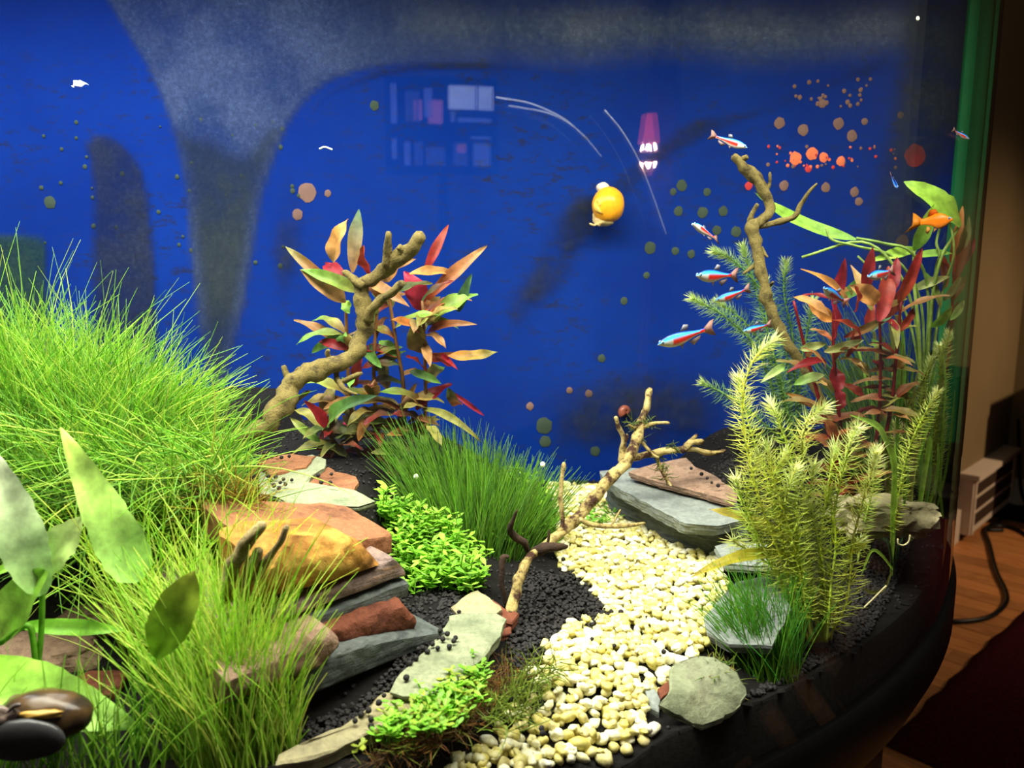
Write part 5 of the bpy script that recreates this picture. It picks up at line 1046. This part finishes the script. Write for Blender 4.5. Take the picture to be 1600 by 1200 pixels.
def eye_mb(x, y, z, r):
    mb = MB()
    for sg in (1, -1):
        ellip(mb, (x, y * sg, z), (r, r * .45, r), lin((150, 190, 230)), I2, 0); ellip(mb, (x, (y + r * .28) * sg, z), (r * .55, r * .3, r * .55), (.003, .003, .006, 1), I2, 0)
    return mb
NP.append(('eye', eye_mb(.425, .036, .018, .026), 'skin'))
OC = lin((250, 120, 20)); OL = lin((255, 170, 60))
def orange(s, z): return tuple(OC[q] * (1 - max(0, -z) * .5) + OL[q] * max(0, -z) * .5 for q in range(3)) + (1,)
opro = dict(up=[.01, .070, .125, .170, .188, .170, .135, .100, .080, .072], dn=[.01, .080, .140, .185, .190, .150, .105, .080, .070, .068], w=[.01, .04, .062, .075, .074, .062, .045, .032, .022, .014], len=.74)
OP = [('body', fish_body(opro, orange), 'skin'), ('tail_fin', finmesh([(-.20, .075), (-.34, .20), (-.42, .25), (-.43, .05), (-.44, -.06), (-.50, -.14), (-.64, -.24), (-.50, -.19), (-.34, -.12), (-.20, -.055)], lin((250, 170, 50))), 'fin'), ('dorsal_fin', finmesh([(.20, .155), (.10, .29), (-.03, .27), (-.08, .115)], lin((250, 130, 30))), 'fin'), ('anal_fin', finmesh([(.02, -.165), (-.06, -.30), (-.12, -.25), (-.08, -.10)], lin((250, 200, 110))), 'fin'), ('pelvic_fin', finmesh([(.16, -.175), (.06, -.29), (.08, -.17)], lin((250, 200, 120))), 'fin'), ('eye', eye_mb(.43, .036, .034, .030), 'skin')]
MESH = {}
def fish(name, label, head, tail, yh, yt, parts, roll=0.0, key='neon'):
    H = W(*head, yh); T = W(*tail, yt); L = (H - T).length; ex = (H - T).normalized(); ez = V((0, 0, 1)); ey = ez.cross(ex).normalized(); ez = ex.cross(ey)
    ey2 = ey * math.cos(roll) + ez * math.sin(roll); ez2 = ez * math.cos(roll) - ey * math.sin(roll)
    o = thing(name, label, 'fish', (H + T) / 2); M = Matrix((ex, ey2, ez2)).transposed().to_4x4(); o.rotation_euler = M.to_euler(); o.scale = (L, L, L)
    for nm, mbp, mt in parts:
        k = (key, nm)
        if k not in MESH:
            q = mbp.build(nm, mt, smooth_=True); MESH[k] = q.data
        else: q = bpy.data.objects.new(nm, MESH[k]); COL.objects.link(q)
        q.parent = o
    return o
fish('neon_tetra', 'largest blue and red tetra swimming left in mid water, nearest the centre', (1027, 539), (1117, 511), .52, .535, NP)
fish('neon_tetra', 'plump red-bellied tetra facing left beside the feathery plant', (1087, 431), (1154, 430), .55, .575, NP)
fish('neon_tetra', 'blue-striped tetra with raised tail just below the plump one', (1117, 470), (1173, 450), .57, .58, NP)
fish('neon_tetra', 'small blue tetra above the curled feathery tip', (1161, 518), (1206, 506), .60, .61, NP)
fish('neon_tetra', 'reddish tetra turned away, tail down, left of the upright branch', (1081, 349), (1123, 376), .57, .59, NP, .5)
fish('neon_tetra', 'topmost tetra heading right above the branch tip', (1168, 231), (1108, 210), .57, .58, NP, -.15)
fish('neon_tetra', 'dark blue tetra in front of the tan leaves of the right red plant', (1286, 450), (1324, 474), .55, .57, NP, -.4)
fish('neon_tetra', 'pale violet tetra before the crimson leaves on the right', (1356, 433), (1398, 422), .55, .57, NP, .2)
fish('neon_tetra', 'tiny bright tetra diving left of the broad green leaf', (1402, 294), (1391, 272), .66, .68, NP, .3)
fish('neon_tetra', 'tiny tetra near the green corner strip at the upper right', (1515, 218), (1488, 202), .64, .64, NP)
fish('swordtail', 'orange swordtail fish at the upper right among green leaves', (1489, 343), (1421, 349), .61, .635, OP, key='sword')

# ------------------------------------------------------------------ floating bits
mb = MB(); leaf_mesh(mb, W(114, 134, .70), W(137, 132, .69), .006, lin((240, 244, 180)), wave=.2); tag(mb.build('leaf_fragment', 'white', origin=W(125, 133, .7)), 'pale floating leaf fragment in the upper left water', 'debris')
mb = MB(); tube(mb, catmull([W(a, b, .6) for a, b in ((499, 233), (506, 230), (512, 231), (519, 234))], 5), .0007, 5); tag(mb.build('floating_thread', 'white', origin=W(510, 232, .6)), 'tiny white bent thread floating left of the red plant top', 'debris')
for k, (px, py, w) in enumerate(((848, 726, 4), (1434, 29, 2.5), (650, 745, 4))):
    mb = MB(); c = W(px, py, .6); blob(mb, c, pxm(w, .6), (1, 1, 1.3), I2, (1, 1, 1, 1), .2)
    tag(mb.build('floating_speck', 'white', origin=c), ('whitish speck drifting right of the central hairgrass', 'tiny bright speck near the water surface at the top right', 'whitish speck drifting before the central hairgrass')[k], 'debris')

# ------------------------------------------------------------------ things mirrored in the front glass (they stand in the room behind the camera)
def mirror(px, py, dist):
    p = on_glass(px, py, TR - .001); d = (p - CAM).normalized(); nn = V((p.x - TC.x, p.y - TC.y, 0)).normalized(); r = d - nn * 2 * d.dot(nn); return p + r * dist
if True:
    tl, tr_, blc, brc = [mirror(a, b, 2.2) for a, b in ((612, 130), (772, 130), (612, 262), (772, 262))]
    ctr = (tl + tr_ + blc + brc) / 4; ex = ((tr_ - tl) + (brc - blc)) / 2; wd = ex.length; ex.z = 0; ex.normalize(); ht = ((tl - blc).length + (tr_ - brc).length) / 2; ey = V((0, 0, 1)); en = ex.cross(ey)
    if en.dot(CAM - ctr) < 0: en = -en
    tv = thing('television', 'television behind the camera whose lit screen is mirrored in the glass', 'television', (ctr.x, ctr.y, 0))
    def tvbox(u0, v0, u1, v1, d0, d1, name, mat):
        M = Matrix((ex * wd, en, ey * ht)).transposed(); mb = MB()
        vs = [ctr + ex * (wd * (a - .5)) + ey * (ht * (.5 - b)) + en * d for a in (u0, u1) for b in (v0, v1) for d in (d0, d1)]
        mb.add(vs, [(0, 1, 3, 2), (4, 6, 7, 5), (0, 4, 5, 1), (2, 3, 7, 6), (0, 2, 6, 4), (1, 5, 7, 3)]); return mb.build(name, mat, tv, smooth_=False)
    tvbox(-.06, -.08, 1.06, 1.08, -.04, 0, 'bezel', 'black')
    E = {'w': m_emit('screen_white', (190, 205, 250), 4.2), 'b': m_emit('screen_blue', (100, 120, 200), 3.2), 'p': m_emit('screen_pink', (210, 130, 170), 2.8), 'd': m_emit('screen_dim', (80, 90, 150), 2.4)}
    for (u0, v0, u1, v1, k) in ((0, 0, .06, .48, 'b'), (.14, .10, .28, .46, 'd'), (.22, .20, .30, .44, 'p'), (.32, .06, .40, .40, 'b'), (.36, .20, .50, .48, 'p'), (.56, .02, .83, .30, 'w'), (.85, .02, 1.0, .30, 'w'), (.58, .33, .62, .45, 'b'), (.65, .40, .98, .45, 'b'), (0, .66, .05, .90, 'b'), (.12, .70, .18, .98, 'b'), (.22, .70, .30, .98, 'd'), (.33, .76, .52, .98, 'd'), (.60, .70, .74, .98, 'd'), (.64, .72, .72, .82, 'p'), (.80, .70, .97, .98, 'b'), (.78, .62, .98, .65, 'b')):
        tvbox(u0, v0, u1, v1, .001, .003, 'screen_tile', E[k])
    mb = MB(); foot = V((ctr.x, ctr.y, 0)); tube(mb, [foot + V((0, 0, .02)), V((ctr.x, ctr.y, ctr.z - ht * .5))], .03, 12); mb.build('post', 'black', tv)
    mb = MB(); tube(mb, [foot, foot + V((0, 0, .025))], .2, 24); mb.build('foot', 'black', tv)
    # lamp with a red shade
    st_, sb = mirror(1018, 178, 1.5), mirror(1018, 222, 1.5); sl = mirror(1004, 222, 1.5); hw_ = (sl - sb).length; lx, ly = sb.x, sb.y
    lamp = thing('floor_lamp', 'red-shaded floor lamp behind the camera, mirrored in the glass', 'lamp', (lx, ly, 0))
    def ringpts(r, z, n=20): return [V((lx + r * math.cos(6.2832 * i / n), ly + r * math.sin(6.2832 * i / n), z)) for i in range(n)]
    mb = MB(); n = 20; vs = ringpts(hw_, sb.z) + ringpts(hw_ * .62, st_.z); mb.add(vs, [(i, (i + 1) % n, n + (i + 1) % n, n + i) for i in range(n)]); mb.build('lamp_shade', m_emit('lit_red_shade', (255, 90, 90), 5.0), lamp)
    mb = MB(); tube(mb, [V((lx, ly, .02)), V((lx, ly, sb.z + .01))], .012, 10); mb.build('pole', m_plain('brass_pole', (190, 120, 90), .3, .5), lamp)
    ca, cbq = mirror(1020, 100, 2.0), mirror(1066, 100, 2.0); ca.z = cbq.z = 0; mb = MB(); NCU = 48; vs = []; fs = []; cn = V((ca.y - cbq.y, cbq.x - ca.x, 0)).normalized()  # unseen curtain added so the lamp throws a pale streak in the glass
    for i in range(NCU + 1):
        q = ca.lerp(cbq, i / NCU) + cn * (.02 * math.sin(i * 1.1) + .01 * math.sin(i * 2.7))
        for z in (.03, .8, 1.6, 2.3): vs.append(V((q.x, q.y, z)))
    for i in range(NCU):
        for j in range(3): fs.append((i * 4 + j, i * 4 + j + 1, i * 4 + 5 + j, i * 4 + 4 + j))
    mb.add(vs, fs); tag(mb.build('added_curtain', m_plain('added_dusty_pink_cloth', (150, 110, 110), .9, .1), origin=(ca.x, ca.y, 0)), 'added dusty pink curtain behind the camera, mirrored as a faint pale streak', 'added_curtain')
    t1 = mirror(1018, 247, 1.5); mb = MB(); tube(mb, [V((lx, ly, t1.z - .01)), V((lx, ly, t1.z + .01))], hw_ * 1.7, 24); mb.build('tray', m_plain('copper_tray', (220, 140, 110), .35, .5), lamp)
    mb = MB(); tube(mb, [V((lx, ly, 0)), V((lx, ly, .025))], .14, 24); mb.build('base', 'black', lamp)
    pl = bpy.data.lights.new('lamp_bulb', 'POINT'); pl.energy = 30; pl.color = (1, .5, .4); pl.shadow_soft_size = .03; po_ = bpy.data.objects.new('lamp_bulb', pl); COL.objects.link(po_); po_.location = (lx, ly, sb.z - .03); po_.parent = lamp; po_.location = (0, 0, sb.z - .03)
    print('TV', ctr, wd, ht, 'LAMP', lx, ly, sb.z, st_.z, hw_)
